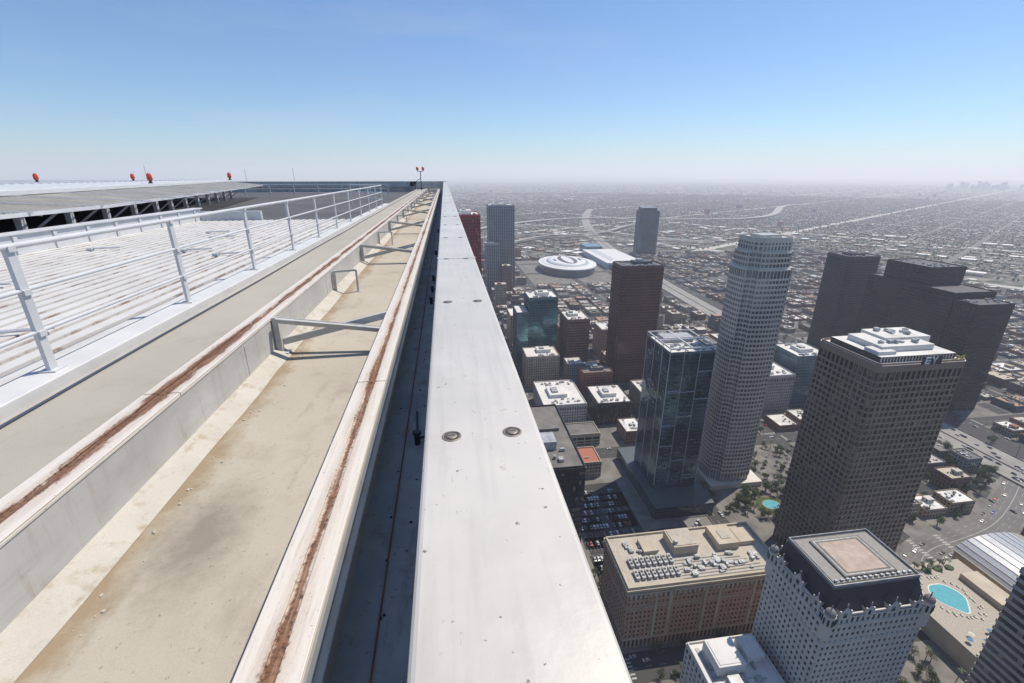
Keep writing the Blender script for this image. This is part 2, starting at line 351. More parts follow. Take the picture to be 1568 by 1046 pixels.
mb.bar((x,y,-1.5),(x,y,.35),0,0,n=8,r=.04); mb.bar((x-.28,y,.35),(x+.28,y,.35),.05,.05)
for dx in(-.28,.28): mb.lathe(x+dx,y,[(.05,.35),(.06,.45),(.13,.5),(.13,.72),(.06,.8)],10,1)
mb.box(x-.7,x-.5,y-.1,y+.15,-.9,-.6,0);mb.bar((x-.6,y,-1.4),(x-.6,y,-.8),.05,.05);mb.bar((x-.6,y,-.7),(x,y,-.3),.05,.05)
mb.lathe(x-.9,y,[(.2,-1.1),(.25,-.9),(.2,-.65),(.05,-.6)],10,0)
mb.obj('lamp_mast',[m_dark,m_red,m_white])
mb=MB()
for (x,y,h) in ((-14,48,.6),(-19,50,.5),(-25,45,.8)): mb.bar((x,y,-.8),(x,y,h),0,0,n=5,r=.02)
mb.obj('antenna',[m_white])
# ---------------------------------------------------------------- CITY
def ac_units(mb,x0,x1,y0,y1,z,n,mi,rr):
    for _ in range(n):
        w=rr.uniform(1.2,3.5); d=rr.uniform(1.2,3.5); h=rr.uniform(.9,2.2)
        if x1-x0<w+3 or y1-y0<d+3: continue
        x=rr.uniform(x0+1,x1-w-1); y=rr.uniform(y0+1,y1-d-1)
        mb.box(x,x+w,y,y+d,z+.25,z+h+rr.random()*.05,mi)
        if rr.random()<.6: mb.lathe(x+w/2,y+d/2,[(min(w,d)*.35,z+h),(min(w,d)*.35,z+h+.35)],10,3)
        if rr.random()<.4: mb.bar((x+w,y+d/2,z+.5),(x+w+rr.uniform(1,3),y+d/2,z+.5),.35,.35,mi)
def gtower(name,poly,z0,z1,fh,bay,pw,bh,pr,mf,mg,mr=None,crown=3,pen=True,base=0,mats=None,mb=None,finish=True,pierpr=None,seed=1):
    rr=random.Random(seed)
    mb=mb or MB()
    mb.prism(poly,z0,z1-crown+.05,1)
    z=z0+base
    while z+fh<=z1-crown+.01:
        mb.prism(offs(poly,pr),z,z+bh,0); z+=fh
    if base: mb.prism(offs(poly,pr*.5),z0,z0+.8,0)
    n=len(poly)
    pp=pierpr if pierpr is not None else pr+.06
    for i in range(n):
        p,q=poly[i],poly[(i+1)%n]; L=math.hypot(q[0]-p[0],q[1]-p[1]); nb=max(1,round(L/bay))
        if pw<=0: continue
        ux,uy=(q[0]-p[0])/L,(q[1]-p[1])/L
        for j in range(nb+1):
            s=j*L/nb; s0=max(0,s-pw/2); s1=min(L,s+pw/2)
            mb.obox((p[0]+ux*s0,p[1]+uy*s0),(p[0]+ux*s1,p[1]+uy*s1),-.05,pp,z0,z1-crown+.1,0)
    mb.prism(offs(poly,max(pr,pp)+.06),z1-crown,z1,0,top=2)
    ip=offs(poly,-.1)
    for i in range(n):
        p,q=ip[i],ip[(i+1)%n]; mb.obox(p,q,-.5,.12,z1-.1,z1+1.1+.004*i,0)
    if pen:
        xs=[p[0] for p in poly]; ys=[p[1] for p in poly]; x0,x1,y0,y1=min(xs),max(xs),min(ys),max(ys)
        w,d=x1-x0,y1-y0
        u=rr.uniform(.12,.4); v=rr.uniform(.2,.4)
        mb.box(x0+w*u,x0+w*(u+.42),y0+d*v,y0+d*(v+.38),z1,z1+3.8+rr.random(),2); mb.box(x0+w*(u+.08),x0+w*(u+.22),y0+d*(v+.08),y0+d*(v+.26),z1+3.5,z1+6.2,3)
        ac_units(mb,x0+w*.08,x1-w*.08,y0+d*.04,y0+d*.26,z1,int(w/3.2),3,rr); ac_units(mb,x0+w*.08,x1-w*.08,y1-d*.24,y1-d*.03,z1,int(w/4),3,rr)
    if finish: return mb.obj(name,[mf,mg,mr or m_roof,m_equip]+(mats or []))
    return mb
hero=[]
def H(x0,x1,y0,y1): hero.append((x0,x1,y0,y1)); return rect(x0,x1,y0,y1)
def cham(x0,x1,y0,y1,c): 
    hero.append((x0,x1,y0,y1))
    return [(x0+c,y0),(x1-c,y0),(x1,y0+c),(x1,y1-c),(x1-c,y1),(x0+c,y1),(x0,y1-c),(x0,y0+c)]
g_dark=glassm('dark_window_glass',(.018,.02,.024),(.05,.052,.058),.12,.1,4.0,1.9,.6,(.25,.22,.18))
g_black=glassm('black_window_glass',(.010,.010,.013),(.022,.022,.026),.10,.1,4.0,2.5,.6,patch=1.5)
g_blue=glassm('blue_window_glass',(.03,.055,.09),(.07,.11,.16),.1,.5,3.9,3.0)
g_teal=glassm('teal_window_glass',(.03,.10,.11),(.07,.17,.18),.08,.5,3.6,3.0)
g_brown=glassm('brown_window_glass',(.045,.02,.015),(.10,.045,.032),.12,.4,3.9,2.0)
g_mirror=glassm('mirror_window_glass',(.022,.05,.06),(.085,.14,.165),.04,.7,3.3,3.2,wave=.6)
g_ritz=glassm('deep_blue_glass',(.008,.03,.06),(.02,.055,.10),.1,.5,4,4)
f_ey=simple('brown_granite',(.27,.195,.15),.6,0,.12,.05)
mb=gtower('',cham(245,304,211,256,1.6),G,-104,4.05,3.45,.95,1.4,.5,f_ey,g_dark,crown=4.5,pen=False,base=9,finish=False)
mb.prism(rect(249,300,215,252),-104,-100.5,4,top=2)
mb.box(256,292,222,247,-100.5,-97,2); mb.box(268,300,232,250,-100.5,-95.5,2); mb.box(250,262,218,228,-100.5,-98.5,2)
ac_units(mb,252,298,217,221,-100.5,9,3,R); ac_units(mb,258,290,223,231,-97,9,3,R); ac_units(mb,270,298,233,249,-95.5,10,3,R)
for i in range(24): mb.box(249+2.1*i,249.7+2.1*i,214.7,215,-104,-101,3)
mb.box(272,285,210.0,210.5,-104.6,-99.2,4)
zz=-104.2; X=273.5
mb.box(X,X+.9,209.6,210,zz,zz+4.4,5)
for dz in(0,1.75,3.5): mb.box(X+.9,X+3.4,209.6,210,zz+dz,zz+dz+.9,5)
mb.bar((X+6.2,209.8,zz),(X+6.2,209.8,zz+2.2),.4,.9,5); mb.bar((X+6.2,209.8,zz+2.1),(X+4.6,209.8,zz+4.4),.4,.9,5); mb.bar((X+6.2,209.8,zz+2.1),(X+7.8,209.8,zz+4.4),.4,.9,5)
mb.add([(287,210,-104.0),(300,210,-101.0),(300,210,-99.2)],[(0,1,2)],6)
m_yel=simple('yellow_sign',(.75,.55,.05),.5); m_sign=simple('sign_white',(.8,.8,.8),.4)
mb.obj('granite_office_tower',[f_ey,g_dark,m_roof,m_equip,m_dark,m_sign,m_yel])
# pale faceted tower
f_777=simple('pale_steel_cladding',(.60,.56,.50),.5,.1,.08,.03)
g_777=glassm('grey_window_glass',(.04,.05,.06),(.12,.13,.145),.08,.3,4.05,1.5)
def facet(x0,x1,y0,y1,b=1.2,c=6.5,n=3.2):
    return [(x0+c,y0+n),(x0+c+.01,y0),(x0+c+9,y0-b),(x1-c-9,y0-b),(x1-c-.01,y0),(x1-c,y0+n),
            (x1-n,y0+c),(x1,y0+c+.01),(x1+b,y0+c+7),(x1+b,y1-c-7),(x1,y1-c-.01),(x1-n,y1-c),
            (x1-c,y1-n),(x1-c-.01,y1),(x0+c+.01,y1),(x0+c,y1-n),
            (x0+n,y1-c),(x0,y1-c-.01),(x0-b,y1-c-7),(x0-b,y0+c+7),(x0,y0+c+.01),(x0+n,y0+c)]
hero.append((229,275,317,356))
def floors(mb,poly,z0,z1,fh,bh,pr):
    z=z0
    while z+fh<=z1: mb.prism(offs(poly,pr),z,z+bh,0); z+=fh
def piers(mb,poly,z0,z1,bay,pw,pr):
    n=len(poly)
    for i in range(n):
        p,q=poly[i],poly[(i+1)%n]; L=math.hypot(q[0]-p[0],q[1]-p[1])
        if L<3: continue
        nb=max(1,round(L/bay)); ux,uy=(q[0]-p[0])/L,(q[1]-p[1])/L
        for j in range(nb+1):
            s=j*L/nb; s0=max(0,s-pw/2); s1=min(L,s+pw/2)
            mb.obox((p[0]+ux*s0,p[1]+uy*s0),(p[0]+ux*s1,p[1]+uy*s1),-.05,pr,z0,z1,0)
mb=MB(); pf=facet(231,271,319,353)
mb.prism(pf,G,-70,1)
floors(mb,pf,G+14,-70,4.05,1.75,.25); piers(mb,pf,G,-70,2.6,.55,.40)
mb.prism(offs(pf,.45),-70,-69,0,top=2)
pm_=facet(232.4,269.6,320.4,351.6); mb.prism(pm_,-69,-57,1); floors(mb,pm_,-69,-57,4.0,1.5,.25); piers(mb,pm_,-69,-57,2.6,.55,.4); mb.prism(offs(pm_,.45),-57,-56,0,top=2)
pg=cham(235,268,322,351,5); mb.prism(pg,-56,-46.5,1); floors(mb,pg,-56,-47,4.2,1.3,.2); piers(mb,pg,-56,-47,3.0,1.3,.4)
mb.prism(offs(pg,.5),-49,-46.2,0,top=2); 
for i in range(8):
    p,q=pg[i],pg[(i+1)%8]; mb.obox(p,q,-.3,.3,-46.2,-44.9+.004*i,0)
mb.box(243,260,330,345,-46,-44,3); ac_units(mb,238,265,324,330,-46.2,6,3,R)
mb.box(226,277,314,360,G,G+5,0)
mb.obj('faceted_office_tower',[f_777,g_777,m_roof,m_equip])
# glass residential tower
f_res=simple('mullion_grey',(.13,.155,.165),.4,.3); f_resw=simple('white_fin',(.60,.61,.61),.4)
mb=gtower('',H(168,206,309,352),G,-131,3.3,1.6,.10,.22,.06,f_res,g_mirror,crown=.8,pen=False,finish=False)
for (xx,yy) in ((168,309),(180,309),(193,309),(206,309),(168,322),(168,337),(168,352)):
    mb.box(xx-.16,xx+.16,yy-.35,yy+.25,G+16,-126.5,4)
for i in range(12): 
    x=R.choice([168.4,180.4,193.4]); z=R.uniform(G+20,-140); mb.box(x,x+12,308.2,309,z,z+.22,4)
rb_=random.Random(5)
for i in range(46):
    x=rb_.choice([170,174,183,187,196,200]); z=G+14+3.3*rb_.randint(2,34); mb.box(x,x+3,307.6,309,z+.01,z+.18,4); mb.box(x,x+3,307.6,307.65,z+.18,z+1.1,1)
mb.box(168,168.8,309.8,351.2,-127.6,-126.6,4); mb.box(205.2,206,309.8,351.2,-127.6,-126.6,4); mb.box(168,206,309,309.8,-127.6,-126.5,4); mb.box(168,206,351.2,352,-127.6,-126.5,4); mb.box(186,187,309.8,351.2,-127.7,-126.7,4); mb.box(168.8,205.2,330,331,-127.8,-126.8,4)
mb.box(174,200,333,346,-131,-126.9,3); ac_units(mb,170,204,312,328,-131,14,3,R)
mb.box(160,212,286,375,G,G+11,1); hero.append((158,214,284,378))
for i in range(4): mb.box(160-.1,212.1,285.9,375.1,G+2.2+2.9*i,G+2.9+2.9*i,0)
mb.box(161,211,287,374,G+11,G+11.2,5); mb.box(165,185,290,298,G+11.2,G+11.25,6)
m_water=simple('pool_water',(.13,.42,.46),.05,0,.1,.5)
mb.obj('glass_residential_tower',[f_res,g_mirror,m_roof,m_equip,f_resw,m_roofd,m_water])
f_br=simple('dark_red_granite',(.11,.05,.04),.5,0,.1,.05)
gtower('red_granite_tower',cham(217,274,545,583,3),G,-109,3.9,2.0,.7,1.3,.3,f_br,g_brown,m_roofd,seed=2)
f_rz=simple('steel_blue_cladding',(.035,.05,.07),.4,.2)
mb=gtower('',cham(668,740,1547,1600,10),G,-118,4,4,.4,.8,.25,f_rz,g_ritz,m_roofd,pen=False,finish=False)
mb.prism(rect(676,726,1552,1595),-118,-106,1); mb.obj('hotel_tower',[f_rz,g_ritz,m_roofd,m_equip])
f_gr=simple('grey_concrete_frame',(.33,.33,.33),.7)
gtower('residential_tower',H(98,158,1085,1133),G,-66,3.4,5,1.6,.9,.6,f_gr,g_blue,seed=3)
gtower('residential_tower',H(90,120,1060,1080),G,-150,3.4,5,1.2,.9,.4,f_gr,g_blue,seed=4)
f_red=simple('red_facade_panel',(.42,.02,.03),.5,0,.1,.1)
gtower('red_office_tower',H(8,42,585,640),G,-47,3.9,2.0,.8,1.0,.4,f_red,g_dark,seed=5)
f_tl=simple('teal_frame',(.08,.16,.17),.4)
gtower('teal_glass_tower',H(108,149,600,640),G,-160,3.6,3,.2,.6,.15,f_tl,g_teal,m_roof,seed=6)
gtower('teal_glass_tower',H(90,106,592,630),G,-178,3.6,3,.2,.6,.15,f_tl,g_teal,m_roof,pen=False,seed=7)
f_b9=simple('brown_precast',(.24,.135,.10),.7)
gtower('precast_office_building',H(161,193,588,632),G,-190,3.8,3,.5,2.0,.25,f_b9,g_brown,m_roof,seed=8)
f_10=simple('black_cladding',(.04,.036,.036),.4,.2)
gtower('dark_office_tower',cham(597,650,603,654,5),G,-116,4,2.2,.6,1.1,.3,f_10,g_black,m_roofd,seed=9)
f_11=simple('charcoal_cladding',(.016,.014,.015),.35,.3)
mb=gtower('',H(583,640,440,555),G,-130,4,2.5,.4,1.2,.2,f_11,g_black,m_roofd,pen=False,finish=False)
mb=gtower('',rect(590,640,480,540),-130,-108,4,2.5,.4,1.2,.2,f_11,g_black,m_roofd,pen=False,finish=False,mb=mb)
mb=gtower('',rect(583,630,412,438),G,-137,4,2.5,.4,1.2,.2,f_11,g_black,m_roofd,pen=False,finish=False,mb=mb)
hero.append((583,630,412,440)); ac_units(mb,586,628,415,436,-136.9,12,3,R); ac_units(mb,595,636,485,536,-107.9,18,3,R)
mb.obj('dark_office_complex',[f_11,g_black,m_roofd,m_equip])
gtower('glass_office_building',H(412,455,455,500),G,-206,3.9,3,.3,1.2,.2,f_tl,g_blue,m_roof,seed=10)
gtower('concrete_office_building',H(359,400,440,500),G,-222,3.9,3,.8,1.6,.3,f_gr,g_dark,m_roof,seed=11)
gtower('dark_office_building',H(160,200,440,486),G,-243,3.9,3,.3,1.2,.2,f_10,g_dark,m_roof,seed=12)
f_rb=simple('red_brick',(.30,.12,.08),.85,0,.2,.3); f_tan=simple('tan_stone',(.46,.37,.27),.85,0,.15,.2)
for nm,fp,zt,fr,sd_ in (('brick_apartment_building',(228,262,395,430),-243,f_rb,21),('tan_office_building',(272,325,396,440),-236,f_tan,22),('tan_office_building',(96,140,545,580),-225,f_tan,23),('brick_office_building',(160,198,500,520),-232,f_rb,24),
    ('tan_office_building',(222,262,455,500),-246,f_tan,25),('brick_apartment_building',(280,330,460,510),-240,f_rb,26),('tan_office_building',(96,145,700,745),-215,f_tan,27),('brick_office_building',(165,200,650,680),-222,f_rb,28),('tan_office_building',(230,290,640,680),-225,f_tan,29),('brick_office_building',(356,395,560,620),-235,f_rb,30),('tan_office_building',(410,455,560,640),-240,f_tan,31)):
    gtower(nm,H(*fp),G,zt,3.6,2.9,1.3,1.7,.2,fr,g_dark,m_roof if sd_%2 else m_pave,crown=2,seed=sd_)
mb=gtower('',H(20,75,220,298),G,-163,3.9,1.8,.35,1.0,.25,f_10,g_dark,m_roofd,pen=False,finish=False,seed=13)
mb.box(26,69,262,292,-163,-160.8,2); mb.box(50,62,240,252,-163,-157,3); mb.box(40,48,228,238,-163,-160,0); ac_units(mb,30,70,224,260,-163,16,3,R)
mb.obj('black_office_tower',[f_10,g_dark,m_pave,m_equip])
# brick hotel
f_brick=simple('warm_brick',(.47,.30,.21),.85,0,.15,.3)
mb=gtower('',H(93,192,184,224),G,-224,3.7,2.6,1.35,1.9,.25,f_brick,g_dark,m_roof,crown=2.5,pen=False,base=7.5,finish=False)
for z,h in ((-226.6,1.3),(-224.2,1.6),(-237.5,.8),(-262.7,.9)): mb.prism(offs(rect(93,192,184,224),.9 if h>1 else .55),z,z+h-.2,4,top=4)
for i in range(3):
    x=110+i*31; mb.box(x,x+1.6,183.3,184,-262,-227,4); mb.box(x+9,x+10.6,183.3,184,-262,-227,4)
for i in range(33): mb.box(94+3*i,95.4+3*i,182.9,183.1,-229,-226.7,4)
RZ=-222.6
mb.box(94,191,185,223,RZ-.5,RZ,5)
for a in ((93,192,184,184.9),(93,192,223.1,224),(93,94,185,223),(191,192,185,223)): mb.box(*a,-224,-221.2,4)
mb.box(130,146,204,219,RZ,-216,4); mb.box(131,145,205,218,-216,-215.6,5); mb.box(160,174,204,220,RZ,-217.5,4); mb.box(176,186,206,218,RZ,-219.5,4); mb.box(112,121,207,218,RZ,-219.8,4)
mb.box(131,133,206,208,-215.6,-213.5,3); mb.box(164,170,208,215,-217.5,-217.1,5)
for i in range(8):
    for j in range(2):
        x=100+i*3.6; y=189+j*9; mb.box(x,x+2.2,y,y+6.5,RZ+.5,RZ+2.2,3); mb.box(x-.3,x+2.5,y+1,y+1.3,RZ,RZ+.6,6)
        mb.lathe(x+1.1,y+2,[(.8,RZ+2.2),(.8,RZ+2.45)],10,6); mb.lathe(x+1.1,y+4.5,[(.8,RZ+2.2),(.8,RZ+2.45)],10,6)
for i in range(3): mb.lathe(150+i*4,195,[(1.5,RZ),(1.5,RZ+2.2),(1.2,RZ+2.4)],14,3)
ac_units(mb,130,188,186,203,RZ,38,3,R); ac_units(mb,96,128,206,221,RZ,10,3,R)
for i in range(7): mb.bar((128,187+i*2.2,RZ+.6),(186-i*3,187+i*2.2,RZ+.6),.3,.3,3)
mb.obj('brick_hotel',[f_brick,g_dark,m_roof,m_equip,m_beige,concrete('hotel_roof_surface',(.50,.45,.37),(.42,.38,.32),(.27,.24,.19),.15,.7),m_dark])
# chateau tower
f_ch=simple('pale_glazed_brick',(.60,.57,.53),.75,0,.1,.1)
m_slate=simple('slate_roof',(.035,.037,.045),.6,0,.2,.4)
x0,x1,y0,y1=153,202,121,157
mb=gtower('',H(x0,x1,y0,y1),G,-177,3.6,2.6,1.3,1.8,.22,f_ch,g_dark,m_roofd,crown=.8,pen=False,finish=False)
mb.prism(offs(rect(x0,x1,y0,y1),.6),-181.6,-180.9,0); mb.prism(offs(rect(x0,x1,y0,y1),.45),-192,-191.4,0)
mb.prism(rect(x0+1.3,x1-1.3,y0+1.3,y1-1.3),-177,-167,4,poly2=rect(157,199,126,154),top=4)
mb.box(157,199,126,154,-167,-165.8,5); mb.box(158.5,197.5,127.5,152.5,-165.8,-165.4,8)
mb.box(165,191,129.5,150.5,-165.4,-164.6,5); mb.box(168,188,131.5,148.5,-164.6,-164.55,6)
for a in ((166,190,130,130.7),(166,190,149.3,150),(166,166.7,130.7,149.3),(189.3,190,130.7,149.3)): mb.box(*a,-164.6,-164.53,7)
for a in((157,199,126,126.25),(157,199,153.75,154),(157,157.25,126.25,153.75),(198.75,199,126.25,153.75)): mb.box(*a,-165.8,-164.7,3)
for i in range(14): mb.box(159+2.8*i,160.2+2.8*i,128,128.8,-165.4,-164.4,3)
def gable(px,py,nx,ny,w,h):
    tx,ty=-ny,nx
    def P(u,v,z): return (px+tx*u+nx*v,py+ty*u+ny*v,z)
    z0=-178.5; z1=z0+h; d=5
    vs=[P(-w/2,.5,z0),P(w/2,.5,z0),P(w/2,.5,z1),P(0,.5,z1+w*.75),P(-w/2,.5,z1),P(-w/2,-d,z0),P(w/2,-d,z0),P(w/2,-d,z1),P(0,-d,z1+w*.75),P(-w/2,-d,z1)]
    mb.add(vs,[(0,1,2,3,4),(0,4,9,5),(1,6,7,2)],0); mb.add(vs,[(4,3,8,9),(2,7,8,3)],4)
    mb.add([P(-w*.2,.56,z0+1.3),P(w*.2,.56,z0+1.3),P(w*.2,.56,z1-.4),P(-w*.2,.56,z1-.4)],[(0,1,2,3)],1)
    a=P(0,.3,z1+w*.75); mb.bar(a,(a[0],a[1],a[2]+1.6),.25,.25,0)
    for s in(-1,1):
        a=P(s*w*.55,.4,z0); mb.bar(a,(a[0],a[1],z1+1.0),.6,.6,0)
for i in range(4):
    xx=x0+7+i*(x1-x0-14)/3
    gable(xx,y0,0,-1,3.2 if i%2 else 4.6,4.2); gable(xx,y1,0,1,3.6,4.2)
for i in range(3):
    yy=y0+7+i*(y1-y0-14)/2
    gable(x0,yy,-1,0,4.6 if i==1 else 3.2,4.2); gable(x1,yy,1,0,3.6,4.2)
for cx,cy in((x0+.4,y0+.4),(x1-.4,y0+.4),(x0+.4,y1-.4),(x1-.4,y1-.4)):
    mb.lathe(cx,cy,[(.3,-192),(2.1,-188),(2.1,-175.5),(2.4,-175.5),(2.4,-175)],14,0)
    mb.lathe(cx,cy,[(2.2,-175),(2.15,-174.2),(1.8,-173.1),(1.1,-172.3),(.3,-171.9),(.12,-170)],14,8)
    for k in range(8):
        a=k*math.pi/4; mb.box(cx+2.1*math.cos(a)-.3,cx+2.1*math.cos(a)+.3,cy+2.1*math.sin(a)-.3,cy+2.1*math.sin(a)+.3,-180,-176.6,1)
m_pink=simple('helipad_coating',(.48,.38,.31),.8,0,.15,.3)
mb.obj('chateau_style_tower',[f_ch,g_dark,m_roofd,m_equip,m_slate,m_pave,m_pink,m_line,simple('dome_lead',(.26,.25,.23),.6)])
mb=gtower('',H(112,148,124,152),G,-226,3.7,3,1.4,1.8,.25,f_ch,g_dark,m_roof,crown=1.5,pen=False,finish=False)
mb.box(118,132,134,148,-226,-219,2); mb.box(119,131,135,147,-219,-218.7,2); mb.box(136,145,138,149,-226,-221.5,2); mb.box(121,127,126,132,-226,-222,3); ac_units(mb,114,146,126,150,-226,22,3,R)
for i in range(5): mb.bar((115+i*.4,127,-225.6),(115+i*.4,149,-225.6),.2,.2,3)
mb.obj('white_office_building',[f_ch,g_dark,m_roof,m_equip])
f_st=simple('pale_spandrel',(.36,.35,.34),.6)
gtower('striped_office_tower',H(226,275,66,112),G,-150,3.9,4,0,1.7,.3,f_st,g_dark,m_roofd,seed=14)
f_te=simple('terracotta_roof',(.42,.15,.09),.8)
mb=gtower('',H(102,134,348,374),G,-254,3.7,3,1.2,1.6,.2,m_beige,g_dark,f_te,crown=1,pen=False,finish=False); mb.box(108,116,352,358,-254,-251,0); ac_units(mb,104,132,350,372,-254,5,3,R); mb.obj('terracotta_roofed_building',[m_beige,g_dark,f_te,m_equip])
gtower('parking_structure',H(100,150,400,424),G,-256,3.2,8,1,1.4,.3,m_beige,m_dark,m_pave,pen=False,seed=15)
gtower('stone_office_building',H(100,150,450,515),G,-247,3.6,3,1.2,1.8,.2,f_ch,g_dark,m_roof,seed=16)
# pool deck
mb=MB(); hero.append((283,350,140,205))
mb.prism([(285,142),(348,142),(348,204),(285,204)],G,-256,0,top=1)
P=[]
for i in range(28):
    a=2*math.pi*i/28; P.append((310+8*math.cos(a)*(1+.22*math.cos(2*a)),178+10.5*math.sin(a)*(1+.12*math.sin(3*a))))
mb.prism(offs(P,.8),-256,-255.85,2); mb.prism(P,-256,-255.8,3)
for i in range(34):
    a=2*math.pi*i/34; x=310+R.uniform(12,16)*math.cos(a);y=178+R.uniform(14,18)*math.sin(a); mb.box(x-.35,x+.35,y-.9,y+.9,-255.7,-255.4,2); mb.box(x-.35,x+.35,y+.5,y+.9,-255.4,-254.9,2)
for i in range(12):
    x,y=290+i*4.4,150+3*math.sin(i*2); mb.lathe(x,y,[(1.6,-253.6),(.1,-253)],8,2 if i%2 else 4); mb.bar((x,y,-256),(x,y,-253.2),.1,.1,2)
for i in range(6): mb.prism([(289+9*i+3*math.cos(a),198+2.4*math.sin(a)) for a in [k*math.pi/5 for k in range(10)]],-256,-255.3,5)
mb.box(332,345,160,190,-256,-252,0); mb.box(286,347,142,143,-256,-254.8,0)
mb.obj('hotel_pool_deck',[m_beige,simple('pool_deck_paving',(.44,.39,.32),.8),simple('pool_coping',(.7,.68,.62),.7),m_water,simple('umbrella_blue',(.1,.25,.4),.7),simple('planter_green',(.07,.11,.04),.9,0,.3,.8)])
mb=MB(); hero.append((352,420,170,215)); n=14
for i in range(n):
    a0=math.pi*(.12+.76*i/n); a1=math.pi*(.12+.76*(i+1)/n)
    p0=(386-34*math.cos(a0),-262+16*math.sin(a0)); p1=(386-34*math.cos(a1),-262+16*math.sin(a1))
    mb.add([(p0[0],172,p0[1]),(p1[0],172,p1[1]),(p1[0],213,p1[1]),(p0[0],213,p0[1])],[(0,1,2,3)],0)
    mb.bar((p0[0],171.8,p0[1]),(p0[0],213.2,p0[1]+.05),.5,.5,1)
mb.box(356,416,173,212,G,-257,1)
mb.obj('vaulted_roof_hall',[simple('vault_glass_roof',(.5,.52,.54),.25,.3),m_beige])
# arena
mb=MB(); cx,cy=355,1335; hero.append((cx-125,cx+125,cy-190,cy+150))
def ell(rx,ry,n=48): return [(cx+rx*math.cos(2*math.pi*i/n),cy+ry*math.sin(2*math.pi*i/n)) for i in range(n)]
mb.prism(ell(80,115),G,-250,2); mb.prism(ell(84,120),-250,-247,0); mb.prism(ell(76,108),-247,-244.5,0,poly2=ell(68,98))
mb.prism(ell(62,88),-244.5,-242,4,poly2=ell(58,82)); mb.prism(ell(54,76),-242,-239.5,0,poly2=ell(48,70))
mb.prism(ell(26,64),-239.5,-238.7,3)
mb.prism([(cx+13*math.sin(math.pi*i/12)*s_,cy+60*math.cos(math.pi*i/12)) for s_,rg in ((1,range(0,12)),(-1,range(12,0,-1))) for i in rg][::-1],-238.7,-238.3,0)
for sx in(-1,1): mb.prism([(cx+sx*38+4*math.cos(a),cy+18*math.sin(a)) for a in [2*math.pi*i/12 for i in range(12)]],-239.7,-239,1)
mb.obj('sports_arena',[simple('arena_white_roof',(.74,.74,.72),.6),simple('arena_blue',(.05,.12,.25),.5),simple('arena_glass_wall',(.16,.19,.2),.2,.2),simple('arena_grey',(.10,.105,.11),.6),simple('arena_pale_blue',(.36,.42,.48),.6)])
mb=MB(); hero.append((480,640,1280,1720))
mb.box(480,600,1330,1600,G,-252,0); mb.box(490,560,1290,1330,G,-256,1); mb.prism(rect(500,590,1350,1580),-252,-246,0,poly2=rect(515,575,1370,1560)); mb.box(500,560,1620,1700,G,-245,1)
mb.obj('convention_center',[simple('convention_white_roof',(.72,.72,.70),.6),simple('convention_glass',(.10,.22,.24),.2,.3)])
# fill-building material
def fillmat(name):
    m,t,b=nt(name); g=N(t,'ShaderNodeNewGeometry'); s=N(t,'ShaderNodeSeparateXYZ'); t.links.new(g.outputs['Position'],s.inputs[0])
    n=N(t,'ShaderNodeSeparateXYZ'); t.links.new(g.outputs['True Normal'],n.inputs[0])
    at=N(t,'ShaderNodeAttribute'); at.attribute_name='Col'
    up=M(t,'GREATER_THAN',n.outputs[2],.5)
    h=M(t,'ADD',M(t,'MULTIPLY',s.outputs[0],M(t,'ABSOLUTE',n.outputs[1])),M(t,'MULTIPLY',s.outputs[1],M(t,'ABSOLUTE',n.outputs[0])))
    hz=M(t,'DIVIDE',h,2.9); zz=M(t,'DIVIDE',s.outputs[2],3.6)
    fx=M(t,'FRACT',hz); fz=M(t,'FRACT',zz)
    win=M(t,'MULTIPLY',M(t,'MULTIPLY',M(t,'GREATER_THAN',fx,.22),M(t,'LESS_THAN',fx,.80)),M(t,'MULTIPLY',M(t,'GREATER_THAN',fz,.30),M(t,'LESS_THAN',fz,.80)))
    win=M(t,'MULTIPLY',win,M(t,'SUBTRACT',1,up))
    cb=N(t,'ShaderNodeCombineXYZ'); t.links.new(M(t,'FLOOR',hz),cb.inputs[0]); t.links.new(M(t,'FLOOR',zz),cb.inputs[1])
    w=N(t,'ShaderNodeTexWhiteNoise'); t.links.new(cb.outputs[0],w.inputs[0])
    f=NOISE(t,g.outputs['Position'],.12,5)
    base=MIX(t,RAMP(t,f,.35,.7),at.outputs['Color'],MIX(t,.45,at.outputs['Color'],(.12,.115,.10)))
    c=MIX(t,win,base,MIX(t,w.outputs[0],(.02,.022,.026),(.10,.10,.105)))
    t.links.new(c,b.inputs['Base Color']); t.links.new(M(t,'SUBTRACT',.85,M(t,'MULTIPLY',win,.65)),b.inputs['Roughness'])
    return m
m_fill=fillmat('office_wall_and_windows')
walls=[(.42,.33,.23),(.34,.17,.11),(.50,.43,.33),(.22,.21,.20),(.44,.36,.27),(.22,.11,.075),(.54,.49,.41),(.12,.14,.16),(.38,.28,.19),(.34,.13,.085),(.30,.28,.26)]
roofs=[(.70,.68,.63),(.50,.47,.42),(.30,.28,.26),(.76,.75,.72),(.19,.18,.17),(.52,.45,.35),(.38,.24,.17),(.13,.13,.13),(.42,.38,.32),(.66,.63,.57)]
roofsL=[(.62,.60,.57),(.30,.28,.25),(.20,.185,.17),(.15,.14,.13),(.38,.34,.29),(.28,.18,.13),(.12,.112,.105),(.28,.26,.23),(.18,.15,.125)]
FW=(508,566)
road_pts=[(585,306),(530,290),(480,262),(435,241),(395,232),(350,226),(322,205),(316,150),(316,60)]
def near_road(x0,x1,y0,y1,m=12):
    for (a,b2),(c_,d_) in zip(road_pts[:-1],road_pts[1:]):
        for k in range(9):
            x=a+(c_-a)*k/8; y=b2+(d_-b2)*k/8
            if x0-m<x<x1+m and y0-m<y<y1+m: return True
    return False
